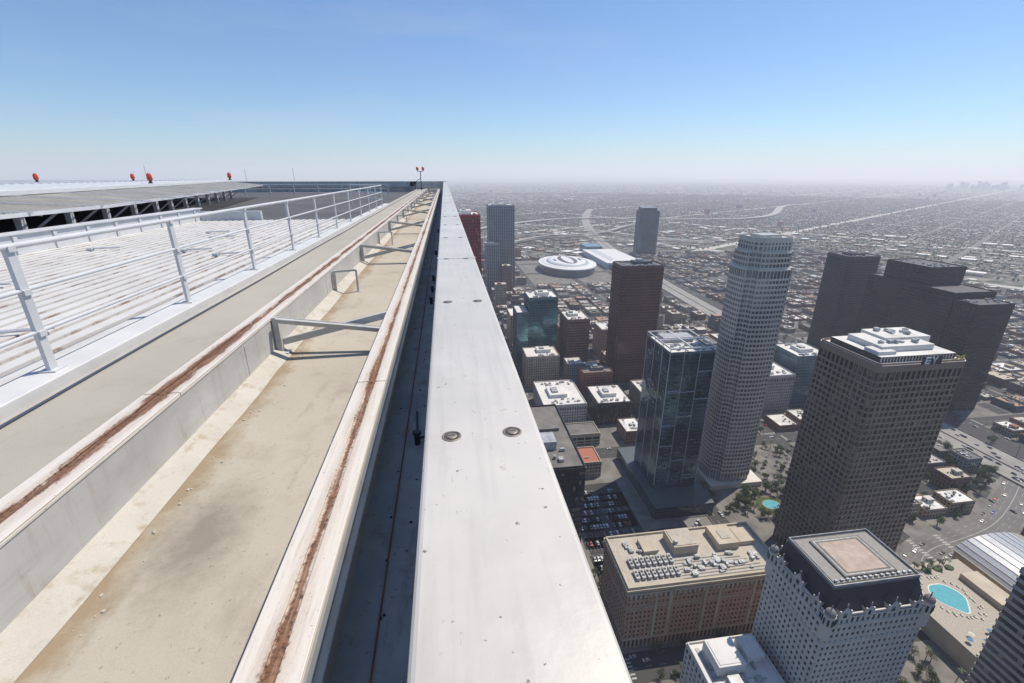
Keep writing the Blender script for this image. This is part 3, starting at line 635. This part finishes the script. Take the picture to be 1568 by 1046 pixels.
def clash(x0,x1,y0,y1,m=4):
    if x0<FW[1] and x1>FW[0]: return True
    if near_road(x0,x1,y0,y1): return True
    for a in hero:
        if x0<a[1]+m and x1>a[0]-m and y0<a[3]+m and y1>a[2]-m: return True
    return False
cols=[-170,-40,84,212,345,470,590,720,850,980,1110,1240,1370]; rows=[-60,60,172,385,530,690,840,990,1140,1290,1440,1590]
pav=MB(); treespots=[]; lots=[]; nb=0
for ci in range(1,len(cols)-1):
    for ri in range(len(rows)-1):
        bx0,bx1=cols[ci]+8,cols[ci+1]-8; by0,by1=rows[ri]+9,rows[ri+1]-9
        if bx1>508 and bx0<566:
            if bx0<508: bx1=min(bx1,504)
            if bx0>508: bx0=max(bx0,570)
        if bx1-bx0<12: continue
        pav.box(bx0,bx1,by0,by1,G,G+.15,0)
        nx=max(1,round((bx1-bx0)/(30 if ci%2 else 25))); ny=max(1,round((by1-by0)/(30 if ri%2 else 26)))
        for k in range(int((by1-by0)/10)):
            for xx in(bx0+1.5,bx1-1.5):
                if R.random()<.5: treespots.append((xx,by0+5+10*k+R.uniform(-2,2),R.uniform(.5,1.0)))
        for i in range(nx):
            for jn in range(ny):
                x0=bx0+3+i*(bx1-bx0-3)/nx; x1=bx0+(i+1)*(bx1-bx0-3)/nx; y0=by0+3+jn*(by1-by0-3)/ny; y1=by0+(jn+1)*(by1-by0-3)/ny
                x0+=R.uniform(0,2);x1-=R.uniform(0,4);y0+=R.uniform(0,2);y1-=R.uniform(0,4)
                if clash(x0,x1,y0,y1,2): continue
                if x0<150 and y0<400: 
                    lots.append((x0,x1,y0,y1)); continue
                if x0>215 and x0<345 and y0<372: 
                    for q in range(9): treespots.append((R.uniform(x0,x1),R.uniform(y0,y1),R.uniform(.5,1.0)))
                    continue
                r=R.random()
                if r<.12: lots.append((x0,x1,y0,y1)); continue
                if r<.16:
                    for q in range(8): treespots.append((R.uniform(x0,x1),R.uniform(y0,y1),R.uniform(.5,1.1)))
                    continue
                az=math.degrees(math.atan2(x0,y0))
                hmax=R.choice([6,8,12,14,18,24,32]) if x0<560 else R.choice([5,6,6,7,9,11])
                if x0<300 and y0>650 and not(8<az<24) and R.random()<.15: hmax=R.uniform(50,85)
                if y0>650 and (9<az<24): hmax=min(hmax,R.choice([6,8,10]))
                if y0<400: hmax=min(hmax,14)
                wc=R.choice(walls); rc=R.choice(roofs); z1=G+round(hmax/3.6)*3.6+.6
                mb=MB(); mb.box(x0,x1,y0,y1,G+.1,z1-.6,0,wc)
                mb.box(x0-.15,x1+.15,y0-.15,y1+.15,z1-.6,z1-.4,1,wc); mb.box(x0,x1,y0,y1,z1-.4,z1-.3,1,rc)
                for a in((x0,x1,y0,y0+.4),(x0,x1,y1-.4,y1),(x0,x0+.4,y0+.4,y1-.4),(x1-.4,x1,y0+.4,y1-.4)): mb.box(*a,z1-.3,z1+.6,1,wc)
                w,d=x1-x0,y1-y0
                if R.random()<.6: 
                    u,v=R.uniform(.1,.5),R.uniform(.1,.5); mb.box(x0+w*u,x0+w*(u+.3),y0+d*v,y0+d*(v+.3),z1-.3,z1+R.uniform(2,4),1,R.choice(walls+roofs))
                if hmax>14 and R.random()<.4:
                    mb.box(x0+w*.1,x1-w*.15,y0+d*.35,y1-d*.1,z1-.3,z1+6.9,0,wc); mb.box(x0+w*.1,x1-w*.15,y0+d*.35,y1-d*.1,z1+6.9,z1+7.1,1,rc)
                for q in range(R.randint(4,14)):
                    a=R.uniform(x0+1,x1-4);bb=R.uniform(y0+1,y1-4);s=R.uniform(.8,2.6); mb.box(a,a+s,bb,bb+s*R.uniform(.6,1.3),z1-.3,z1+R.uniform(.5,1.6),1,R.choice([(.5,.5,.5),(.35,.35,.36),(.6,.6,.58),(.2,.2,.2)]))
                mb.obj('office_building' if hmax>15 else 'commercial_building',[m_fill,m_fill]); nb+=1
pav.obj('pavement',[m_pave])
m_leaf,t,b=nt('foliage'); at=N(t,'ShaderNodeAttribute'); at.attribute_name='Col'
t.links.new(MIX(t,NOISE(t,POS(t),.6,3),MIX(t,.5,at.outputs['Color'],(.03,.04,.018)),at.outputs['Color']),b.inputs['Base Color']); b.inputs['Roughness'].default_value=.7
m_bark=simple('bark',(.12,.09,.07),.9)
def treemesh(seed,palm=False):
    r=random.Random(seed); mb=MB()
    if palm:
        mb.bar((0,0,0),(.3,0,11),0,0,n=6,r=.2)
        for i in range(22):
            a=r.uniform(0,6.28); e=r.uniform(-.5,.9); L=r.uniform(1.8,2.6); c=(.08,.11,.045)
            p=Vector((.3,0,11)); d=Vector((math.cos(a)*math.cos(e),math.sin(a)*math.cos(e),math.sin(e))); q=p+d*L*.6; s=q+Vector((d.x,d.y,-.6))*L*.5; w=Vector((-d.y,d.x,0))*.25
            mb.add([tuple(p),tuple(q-w),tuple(q+w),tuple(s)],[(0,1,2),(1,3,2)],1,c)
        return mb.mesh('palm_tree',[m_bark,m_leaf])
    H_=r.uniform(7,9)
    for k in range(3): mb.bar((0,0,k*1.0),(0.05*k,0,k*1.0+1.02),0,0,n=7,r=.28-.05*k)
    cl=[]
    for i in range(7):
        a=r.uniform(0,6.28); rr=r.uniform(1,2.6); p=(rr*math.cos(a),rr*math.sin(a),r.uniform(4,H_-1.2)); cl.append(p); mb.bar((0.1,0,2.8),p,0,0,n=4,r=.08)
    cl.append((0,0,H_-1))
    for p in cl:
        br=r.uniform(.6,1.25); R0=r.uniform(1.0,1.7)
        for i in range(70):
            v=Vector((r.gauss(0,1),r.gauss(0,1),r.gauss(0,.8))).normalized()*R0*r.uniform(.55,1.05); c=Vector(p)+v; s=r.uniform(.18,.42)
            a=Vector((r.gauss(0,1),r.gauss(0,1),r.gauss(0,1))).normalized(); bb=a.orthogonal().normalized(); a=a*s; bb=bb*s
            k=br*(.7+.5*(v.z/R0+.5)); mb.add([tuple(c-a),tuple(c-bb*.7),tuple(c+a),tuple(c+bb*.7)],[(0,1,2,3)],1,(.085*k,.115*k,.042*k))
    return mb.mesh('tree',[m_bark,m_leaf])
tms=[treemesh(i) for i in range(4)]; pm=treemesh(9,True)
def put(me,name,x,y,z,rot,s):
    o=D.objects.new(name,me); o.location=(x,y,z); o.rotation_euler=(0,0,rot); o.scale=(s,s,s); S.collection.objects.link(o); return o
for i in range(60): a=R.uniform(0,6.28); rr=R.choice([16,20,24]); treespots.append((268+rr*math.cos(a)*1.2,288+rr*math.sin(a)*.8,R.uniform(.6,1.1)))
for i in range(60): treespots.append((R.uniform(470,505),R.uniform(180,460),R.uniform(.7,1.4)))
for i in range(80): treespots.append((R.uniform(310,345),R.uniform(235,300),R.uniform(.7,1.3)))
for i in range(50): treespots.append((R.uniform(206,240),R.uniform(120,205),R.uniform(.6,1.2)))
for i in range(26): treespots.append((R.uniform(286,348),R.choice([R.uniform(143,150),R.uniform(196,203)]),R.uniform(.4,.8)))
for i in range(30): treespots.append((R.uniform(96,190),R.choice([180,164])+R.uniform(-1,1),R.uniform(.5,.9)))
for i in range(70): treespots.append((R.uniform(360,500),R.uniform(245,300),R.uniform(.6,1.2)))
for i in range(60): treespots.append((R.choice([506,568])+R.uniform(-3,3),R.uniform(150,800),R.uniform(.6,1.3)))
for (x,y,s) in treespots:
    deck=285<x<348 and 142<y<204
    if any(a[0]<x<a[1] and a[2]<y<a[3] for a in hero) and not deck: continue
    if not deck and near_road(x,x,y,y,13): continue
    if (x-268)**2/1.0+((y-288)/.8)**2<15*15: continue
    if math.hypot(x,y)>1000 : continue
    zz=-256 if deck else G+.1
    if R.random()<.12: put(pm,'palm_tree',x,y,zz,R.uniform(0,6),s*1.1)
    else: put(R.choice(tms),'tree',x,y,zz,R.uniform(0,6),s*1.15)
mb=MB()
for r0,mi,z in ((14,0,.5),(13,1,.8),(8,0,1.1),(7.2,2,1.15)):
    P=[(268+r0*math.cos(2*math.pi*i/40),288+r0*.8*math.sin(2*math.pi*i/40)) for i in range(40)]; mb.prism(P,G+.15,G+.15+z,mi)
mb.obj('plaza_fountain',[simple('terracotta_paving',(.36,.17,.12),.8),simple('planting',(.06,.10,.03),.9),m_water])
def carmesh(col,i):
    m=simple('car_paint_%d'%i,col,.3,.2,.02,1); mb=MB()
    prof=[(-2.2,.35),(2.2,.35),(2.25,.75),(1.3,.92),(-1.9,.98),(-2.2,.8)]
    def ext(pr,w,mi):
        n=len(pr); vs=[(-w,a,z) for a,z in pr]+[(w,a,z) for a,z in pr]; mb.add(vs,[(i,(i+1)%n,n+(i+1)%n,n+i) for i in range(n)]+[tuple(range(n-1,-1,-1)),tuple(range(n,2*n))],mi)
    ext(prof,.88,0); ext([(-1.75,.96),(1.1,.92),(.45,1.38),(-1.2,1.40)],.76,1); ext([(-1.15,1.39),(.42,1.375),(.40,1.43),(-1.1,1.45)],.72,0)
    for sx in(-.82,.82):
        for sy in(-1.35,1.35): mb.bar((sx-.1,sy,.33),(sx+.1,sy,.33),0,0,n=10,r=.33,mi=2)
    return mb.mesh('car',[m,m_dark,m_dark])
cms=[carmesh(c,i) for i,c in enumerate([(.7,.7,.7),(.45,.46,.47),(.04,.04,.045),(.15,.16,.18),(.35,.04,.03),(.06,.10,.22),(.65,.62,.55)])]
ncar=0
def car(x,y,rot,z=G+.16):
    global ncar
    put(R.choices(cms,[5,4,4,3,1,1,1])[0],'car',x,y,z,rot,1.0); ncar+=1
lot=MB(); lots=[(94,146,262,338),(95,146,230,256)]+[l for l in lots if not clash(*l,m=0)]
for (x0,x1,y0,y1) in lots:
    lot.box(x0,x1,y0,y1,G+.1,G+.158,0)
    nrow=int((y1-y0)/8.5)
    for r_ in range(nrow):
        yy=y0+5+r_*8.5; n=int((x1-x0-4)/2.7)
        for i in range(n):
            xx=x0+3+i*2.7; lot.box(xx-1.4,xx-1.3,yy-2.4,yy+2.4,G+.158,G+.162,1)
            if R.random()<.6 and ncar<560 and math.hypot(xx,yy)<900: car(xx,yy,R.choice([0,math.pi]))
lot.obj('parking_lot',[m_asph,m_line])
mk=MB()
for cx_ in cols:
    for y in range(-50,1500,9): mk.box(cx_-.12,cx_+.12,y,y+4,G+.004,G+.008,0)
    for ry in rows:
        for k in range(6):
            mk.box(cx_-6+2.2*k,cx_-5+2.2*k,ry+9.5,ry+12.5,G+.004,G+.008,0)
            mk.box(cx_+8.5,cx_+11.5,ry-6+2.2*k,ry-5+2.2*k,G+.0045,G+.0085,0)
for ry in rows:
    for x in range(-50,1300,9): mk.box(x,x+4,ry-.12,ry+.12,G+.005,G+.009,0)
mk.obj('road_markings',[m_line])
for cx_ in cols[2:7]:
    for k in range(30):
        y=R.uniform(100,800); d=R.random()<.5
        car(cx_+(R.choice([3.2,6.2]) if d else R.choice([-3.2,-6.2])),y,0 if d else math.pi,G)
for ry in rows[2:6]:
    for k in range(30): car(R.uniform(60,500),ry+R.choice([-3.2,3.2,-6.2,6.2]),math.pi/2,G)
# boulevard
m_road=simple('worn_asphalt',(.17,.163,.152),.9,0,.15,.06)
bl=MB()
def sm(pts,it=3):
    for _ in range(it):
        o=[pts[0]]
        for a,b2 in zip(pts[:-1],pts[1:]): o+=[(a[0]*.75+b2[0]*.25,a[1]*.75+b2[1]*.25),(a[0]*.25+b2[0]*.75,a[1]*.25+b2[1]*.75)]
        pts=o+[pts[-1]]
    return pts
def strip(mb,pts,w0,w1,z,mi):
    L=[]
    for i,p in enumerate(pts):
        a=pts[max(0,i-1)];b2=pts[min(len(pts)-1,i+1)]; dx,dy=b2[0]-a[0],b2[1]-a[1]; l=math.hypot(dx,dy); nx,ny=dy/l,-dx/l
        L.append(((p[0]+nx*w0,p[1]+ny*w0,z),(p[0]+nx*w1,p[1]+ny*w1,z)))
    for a,b2 in zip(L[:-1],L[1:]): mb.add([a[0],a[1],b2[1],b2[0]],[(0,1,2,3)],mi)
RP=sm(road_pts)
strip(bl,RP,-14,14,G+.16,1); strip(bl,RP,-11.5,11.5,G+.165,0)
strip(bl,RP,-.2,.2,G+.170,2)
for i in range(0,len(RP)-1,2):
    for o_ in (-7.5,-3.8,3.8,7.5): strip(bl,RP[i:i+2],o_-.1,o_+.1,G+.170,2)
for k in range(9):
    bl.box(346,350,216+k*2.4,217.1+k*2.4,G+.171,G+.175,2); bl.box(372,376,218+k*2.4,219.1+k*2.4,G+.171,G+.175,2)
bl.obj('boulevard',[m_road,m_pave,m_line])
for k in range(34):
    i=R.randrange(1,len(RP)-2); a,b2=RP[i],RP[i+1]; dx,dy=b2[0]-a[0],b2[1]-a[1]; l=math.hypot(dx,dy); o_=R.choice([-9.4,-5.6,5.6,9.4]); f=R.random()
    car(a[0]+dx*f+dy/l*o_,a[1]+dy*f-dx/l*o_,math.atan2(dy,dx)-math.pi/2,G+.17)
# freeway
fw=MB(); m_conc=simple('freeway_concrete',(.31,.295,.27),.9,0,.15,.05)
pts=[]
for i in range(90):
    y=-200+i*45; x=537 if y<500 else 537+((y-500)/1000)**2*60
    pts.append((x,y))
for p,q in zip(pts[:-1],pts[1:]):
    fw.obox(p,q,-24,24,G+.2,G+.6,0); fw.obox(p,q,-.4,.4,G+.6,G+1.5,1); fw.obox(p,q,23.4,24,G+.6,G+1.5,1); fw.obox(p,q,-24,-23.4,G+.6,G+1.5,1)
    for l in (-19,-15.3,-11.6,-7.9,-4,4,7.9,11.6,15.3,19):
        for h_ in (0,.5):
            a=(p[0]+(q[0]-p[0])*h_,p[1]+(q[1]-p[1])*h_); b2=(a[0]+(q[0]-p[0])*.22,a[1]+(q[1]-p[1])*.22); fw.obox(a,b2,l-.12,l+.12,G+.6,G+.606,2)
rib=[]
def ribbon(pp,w,z):
    rib.extend(pp)
    for p,q in zip(pp[:-1],pp[1:]): fw.obox(p,q,-w,w,z,z+1.5,3); fw.obox(p,q,w-.6,w,z+1.5,z+2.4,1)
ribbon([(60+45*i,2300+330*math.sin(i*.11)+i*20) for i in range(80)],24,G+7)
ribbon([(250+30*i,1850+22*i+60*math.sin(i*.3)) for i in range(34)],11,G+12)
ribbon([(1100-25*i,1780+30*i-60*math.sin(i*.25)) for i in range(34)],11,G+10)
ribbon([(90+25*i,1950+140*math.sin(i*.14)) for i in range(36)],10,G+14)
fw.obj('freeway',[m_conc,m_pave,m_line,simple('viaduct_concrete',(.40,.385,.36),.9)])
for i in range(150):
    y=R.uniform(120,800); l=R.choice([-17,-13.4,-9.7,-6,6,9.7,13.4,17]); car(537+l,y,0 if l>0 else math.pi,G+.6)
# ground
mb=MB(); n=96; rad=[0,200,600,1500,3000,6000,12000,20000,30000]
vs=[(0,0,G)];fs=[]
for r_ in rad[1:]: vs+=[(r_*math.cos(2*math.pi*i/n),r_*math.sin(2*math.pi*i/n),G) for i in range(n)]
fs=[(0,1+i,1+(i+1)%n) for i in range(n)]
for k in range(len(rad)-2):
    fs+=[(1+k*n+i,1+(k+1)*n+i,1+(k+1)*n+(i+1)%n,1+k*n+(i+1)%n) for i in range(n)]
mb.add(vs,fs)
m,t,b=nt('city_ground'); p=POS(t); TH=math.radians(32)
rot=N(t,'ShaderNodeVectorRotate',rotation_type='Z_AXIS'); t.links.new(p,rot.inputs['Vector']); rot.inputs['Angle'].default_value=-TH
s=N(t,'ShaderNodeSeparateXYZ'); t.links.new(rot.outputs[0],s.inputs[0])
def lines(c,sp,w):
    f=M(t,'FRACT',M(t,'DIVIDE',c,sp)); return M(t,'LESS_THAN',f,w/sp)
st=M(t,'MAXIMUM',lines(s.outputs[0],106,14),lines(s.outputs[1],216,14)); av=M(t,'MAXIMUM',lines(s.outputs[0],848,34),lines(s.outputs[1],864,34))
v=N(t,'ShaderNodeTexVoronoi'); v.inputs['Scale'].default_value=.045; t.links.new(rot.outputs[0],v.inputs['Vector'])
sv=N(t,'ShaderNodeSeparateColor'); t.links.new(v.outputs['Color'],sv.inputs[0])
big=NOISE(t,p,.0011,5,.6); mid=NOISE(t,p,.006,5,.6); fine=NOISE(t,p,.05,4,.6)
c=MIX(t,sv.outputs[0],(.10,.09,.08),(.25,.22,.185)); c=MIX(t,M(t,'GREATER_THAN',sv.outputs[1],.92),c,(.58,.56,.53))
gr=M(t,'GREATER_THAN',M(t,'ADD',sv.outputs[2],M(t,'MULTIPLY',M(t,'SUBTRACT',mid,.5),1.6)),.45)
c=MIX(t,gr,c,(.05,.058,.032)); c=MIX(t,RAMP(t,fine,.5,.65),c,(.06,.065,.04)); c=MIX(t,M(t,'MULTIPLY',RAMP(t,big,.52,.68),.35),c,(.28,.25,.21))
c=MIX(t,st,c,(.15,.143,.135)); c=MIX(t,av,c,(.44,.42,.38))
ln=N(t,'ShaderNodeSeparateXYZ'); t.links.new(p,ln.inputs[0])
inner=M(t,'MULTIPLY',M(t,'LESS_THAN',ln.outputs[0],1378),M(t,'LESS_THAN',ln.outputs[1],1598))
c=MIX(t,inner,c,(.06,.058,.057))
t.links.new(c,b.inputs['Base Color']); b.inputs['Roughness'].default_value=.95
mb.obj('ground',[m])
# distant city
m_far,t,b=nt('distant_building_surface'); at=N(t,'ShaderNodeAttribute'); at.attribute_name='Col'; t.links.new(at.outputs['Color'],b.inputs['Base Color']); b.inputs['Roughness'].default_value=.85
ca,sa=math.cos(TH),math.sin(TH)
far=MB(); trees=MB()
def onrib(x,y,m=36):
    if x>4000 or y>4800: return False
    for a in rib:
        if abs(a[0]-x)<m and abs(a[1]-y)<m: return True
    return abs(x-(537+((y-500)/1000)**2*60))<40 and y<3800
def rb(cx,cy,w,d,h,wc,rc):
    if onrib(cx,cy): return
    u=(cx*ca+cy*sa)%848; v_=(-cx*sa+cy*ca)%864
    if (u<44 or u>842 or v_<44 or v_>856) and math.hypot(cx,cy)<12000: return
    vs=[]
    for z in(G,G+h):
        for u,v_ in((-w,-d),(w,-d),(w,d),(-w,d)): vs.append((cx+(u*ca-v_*sa)/2,cy+(u*sa+v_*ca)/2,z))
    far.add(vs,[(0,1,5,4),(1,2,6,5),(2,3,7,6),(3,0,4,7)],0,wc); far.add([vs[4],vs[5],vs[6],vs[7]],[(0,1,2,3)],0,rc)
for i in range(-20,90):
    for j in range(-44,44):
        u0,v0=i*106+14,j*216+14
        uc,vc=u0+46,v0+101; cx,cy=uc*ca-vc*sa,uc*sa+vc*ca
        r_=math.hypot(cx,cy); az=math.degrees(math.atan2(cx,cy))
        if r_>7500 or az<-8 or az>68 or cy<-50: continue
        if cx<1430 and cy<1650: continue
        ind=math.sin(cx*.0011+1)+math.sin(cy*.0013)+R.uniform(-.8,.8)
        if ind>1.1:
            for a in range(2):
                for q in range(4):
                    if R.random()<.7:
                        w,d=R.uniform(20,42),R.uniform(20,44); uu,vv=u0+24+a*46,v0+25+q*50
                        rb(uu*ca-vv*sa,uu*sa+vv*ca,w,d,R.choice([4,5,6,7]),R.choice(walls),R.choice(roofsL+[(.72,.71,.69)]*3))
        else:
            for a in range(2):
                for q in range(11):
                    if R.random()<.82:
                        w,d=R.uniform(12,26),R.uniform(7,12); uu,vv=u0+22+a*46+R.uniform(-4,4),v0+9+q*18.3+R.uniform(-1,1)
                        rb(uu*ca-vv*sa,uu*sa+vv*ca,w,d,R.choice([3,3.5,4,4,5,6]),tuple(k*.8 for k in R.choice(walls)),R.choice(roofsL))
        nt_=34 if r_<3500 else 18
        for q in range(nt_):
            uu,vv=u0+R.choice([R.uniform(-3,3),R.uniform(89,95),R.uniform(0,92)]),v0+R.uniform(0,202); x,y=uu*ca-vv*sa,uu*sa+vv*ca; s_=R.uniform(2.2,5.8); h=R.uniform(4,11); k=R.uniform(.6,1.2)
            if onrib(x,y): continue
            vs=[(x+s_*R.uniform(.7,1.1)*math.cos(a),y+s_*R.uniform(.7,1.1)*math.sin(a),G+h*R.uniform(.4,.65)) for a in (0,1.26,2.5,3.77,5.0)]+[(x+R.uniform(-1,1),y+R.uniform(-1,1),G+h),(x,y,G+1)]
            trees.add(vs,[(0,1,5),(1,2,5),(2,3,5),(3,4,5),(4,0,5),(1,0,6),(2,1,6),(3,2,6),(4,3,6),(0,4,6)],0,(.06*k,.08*k,.034*k))
for _ in range(7000):
    r_=R.uniform(7500,17000); az=math.radians(R.uniform(-8,66)); w,d=R.uniform(15,50),R.uniform(15,50)
    rb(r_*math.sin(az),r_*math.cos(az),w,d,R.choice([4,5,6,8]),R.choice(walls),R.choice(roofsL+[(.7,.7,.68)]*2))
for _ in range(16):
    r_=R.uniform(2500,9000); az=math.radians(R.uniform(0,62)); rb(r_*math.sin(az),r_*math.cos(az),R.uniform(20,35),R.uniform(20,40),R.uniform(18,40),R.choice(walls),R.choice(roofs))
for _ in range(24):
    r_=R.uniform(13000,15000); az=math.radians(R.uniform(50,55)); rb(r_*math.sin(az),r_*math.cos(az),50,50,R.uniform(60,150),(.3,.3,.3),(.4,.4,.4))
far.obj('distant_city',[m_far]); trees.obj('distant_trees',[m_leaf])
mb=MB(); P=[]
for i in range(60):
    az=math.radians(2+i*1.1); h=60+70*max(0,math.sin(i*.11))+25*math.sin(i*.7); P.append((27000*math.sin(az),27000*math.cos(az),h))
vs=[]
for x,y,h in P: vs+=[(x,y,G),(x*1.03,y*1.03,G+h),(x*1.08,y*1.08,G)]
fs=[]
for i in range(59): fs+=[(3*i,3*i+3,3*i+4,3*i+1),(3*i+1,3*i+4,3*i+5,3*i+2)]
mb.add(vs,fs); mb.obj('hills',[simple('hill_scrub',(.12,.12,.08),.9,0,.2,.001)],smooth=True)
# haze
mb=MB(); mb.box(-31000,31000,-2500,31500,G-5,330); hz=mb.obj('haze',[])
m=D.materials.new('haze_air'); m.use_nodes=True; t=m.node_tree; t.nodes.clear()
SG=1.0e-4
o=N(t,'ShaderNodeOutputMaterial'); vsn=N(t,'ShaderNodeVolumeScatter'); vsn.inputs['Color'].default_value=(.88,.91,1,1); vsn.inputs['Density'].default_value=SG; vsn.inputs['Anisotropy'].default_value=.25
em=N(t,'ShaderNodeEmission'); em.inputs[0].default_value=(.85,.90,1.10,1); em.inputs[1].default_value=SG*.22  # glow added to the air, standing in for multiply scattered light
ad=N(t,'ShaderNodeAddShader'); t.links.new(vsn.outputs[0],ad.inputs[0]); t.links.new(em.outputs[0],ad.inputs[1])
t.links.new(ad.outputs[0],o.inputs['Volume']); hz.data.materials.append(m)
# light
AZ=math.radians(62); EL=math.radians(60)
sd=Vector((math.sin(AZ)*math.cos(EL),math.cos(AZ)*math.cos(EL),math.sin(EL)))
L=D.lights.new('sun','SUN'); L.energy=4.7; L.angle=math.radians(.5); L.color=(1,.915,.79)
lo=D.objects.new('sun',L); S.collection.objects.link(lo); lo.rotation_euler=sd.to_track_quat('Z','Y').to_euler()
w=D.worlds.new('World'); S.world=w; w.use_nodes=True; t=w.node_tree; bg=t.nodes['Background']; bg.inputs[1].default_value=.12
sk=N(t,'ShaderNodeTexSky'); sk.sky_type='NISHITA'; sk.sun_disc=False; sk.sun_elevation=EL; sk.sun_rotation=AZ%(2*math.pi); sk.altitude=100; sk.air_density=1.0; sk.dust_density=.3; sk.ozone_density=3
tc=N(t,'ShaderNodeTexCoord'); vv=SCALEV(t,tc.outputs['Generated'],(1.2,1.2,7)); f=NOISE(t,vv,1.6,7,.6)
tint=MIX(t,1.0,sk.outputs[0],(.70,.90,1.08),'MULTIPLY')
t.links.new(MIX(t,M(t,'MULTIPLY',RAMP(t,f,.5,.8),.22),tint,(5.2,5.6,6.2)),bg.inputs[0])
S.view_settings.view_transform='Standard'; S.view_settings.look='None'; S.view_settings.exposure=0
cam=D.cameras.new('camera'); cam.lens=16; cam.sensor_width=36; cam.clip_start=.02; cam.clip_end=100000
co=D.objects.new('camera',cam); S.collection.objects.link(co); co.location=(0,0,0); co.rotation_euler=(math.radians(69.9),0,math.radians(-8)); S.camera=co
print('buildings',nb,'cars',ncar,'far faces',len(far.f),len(trees.f))
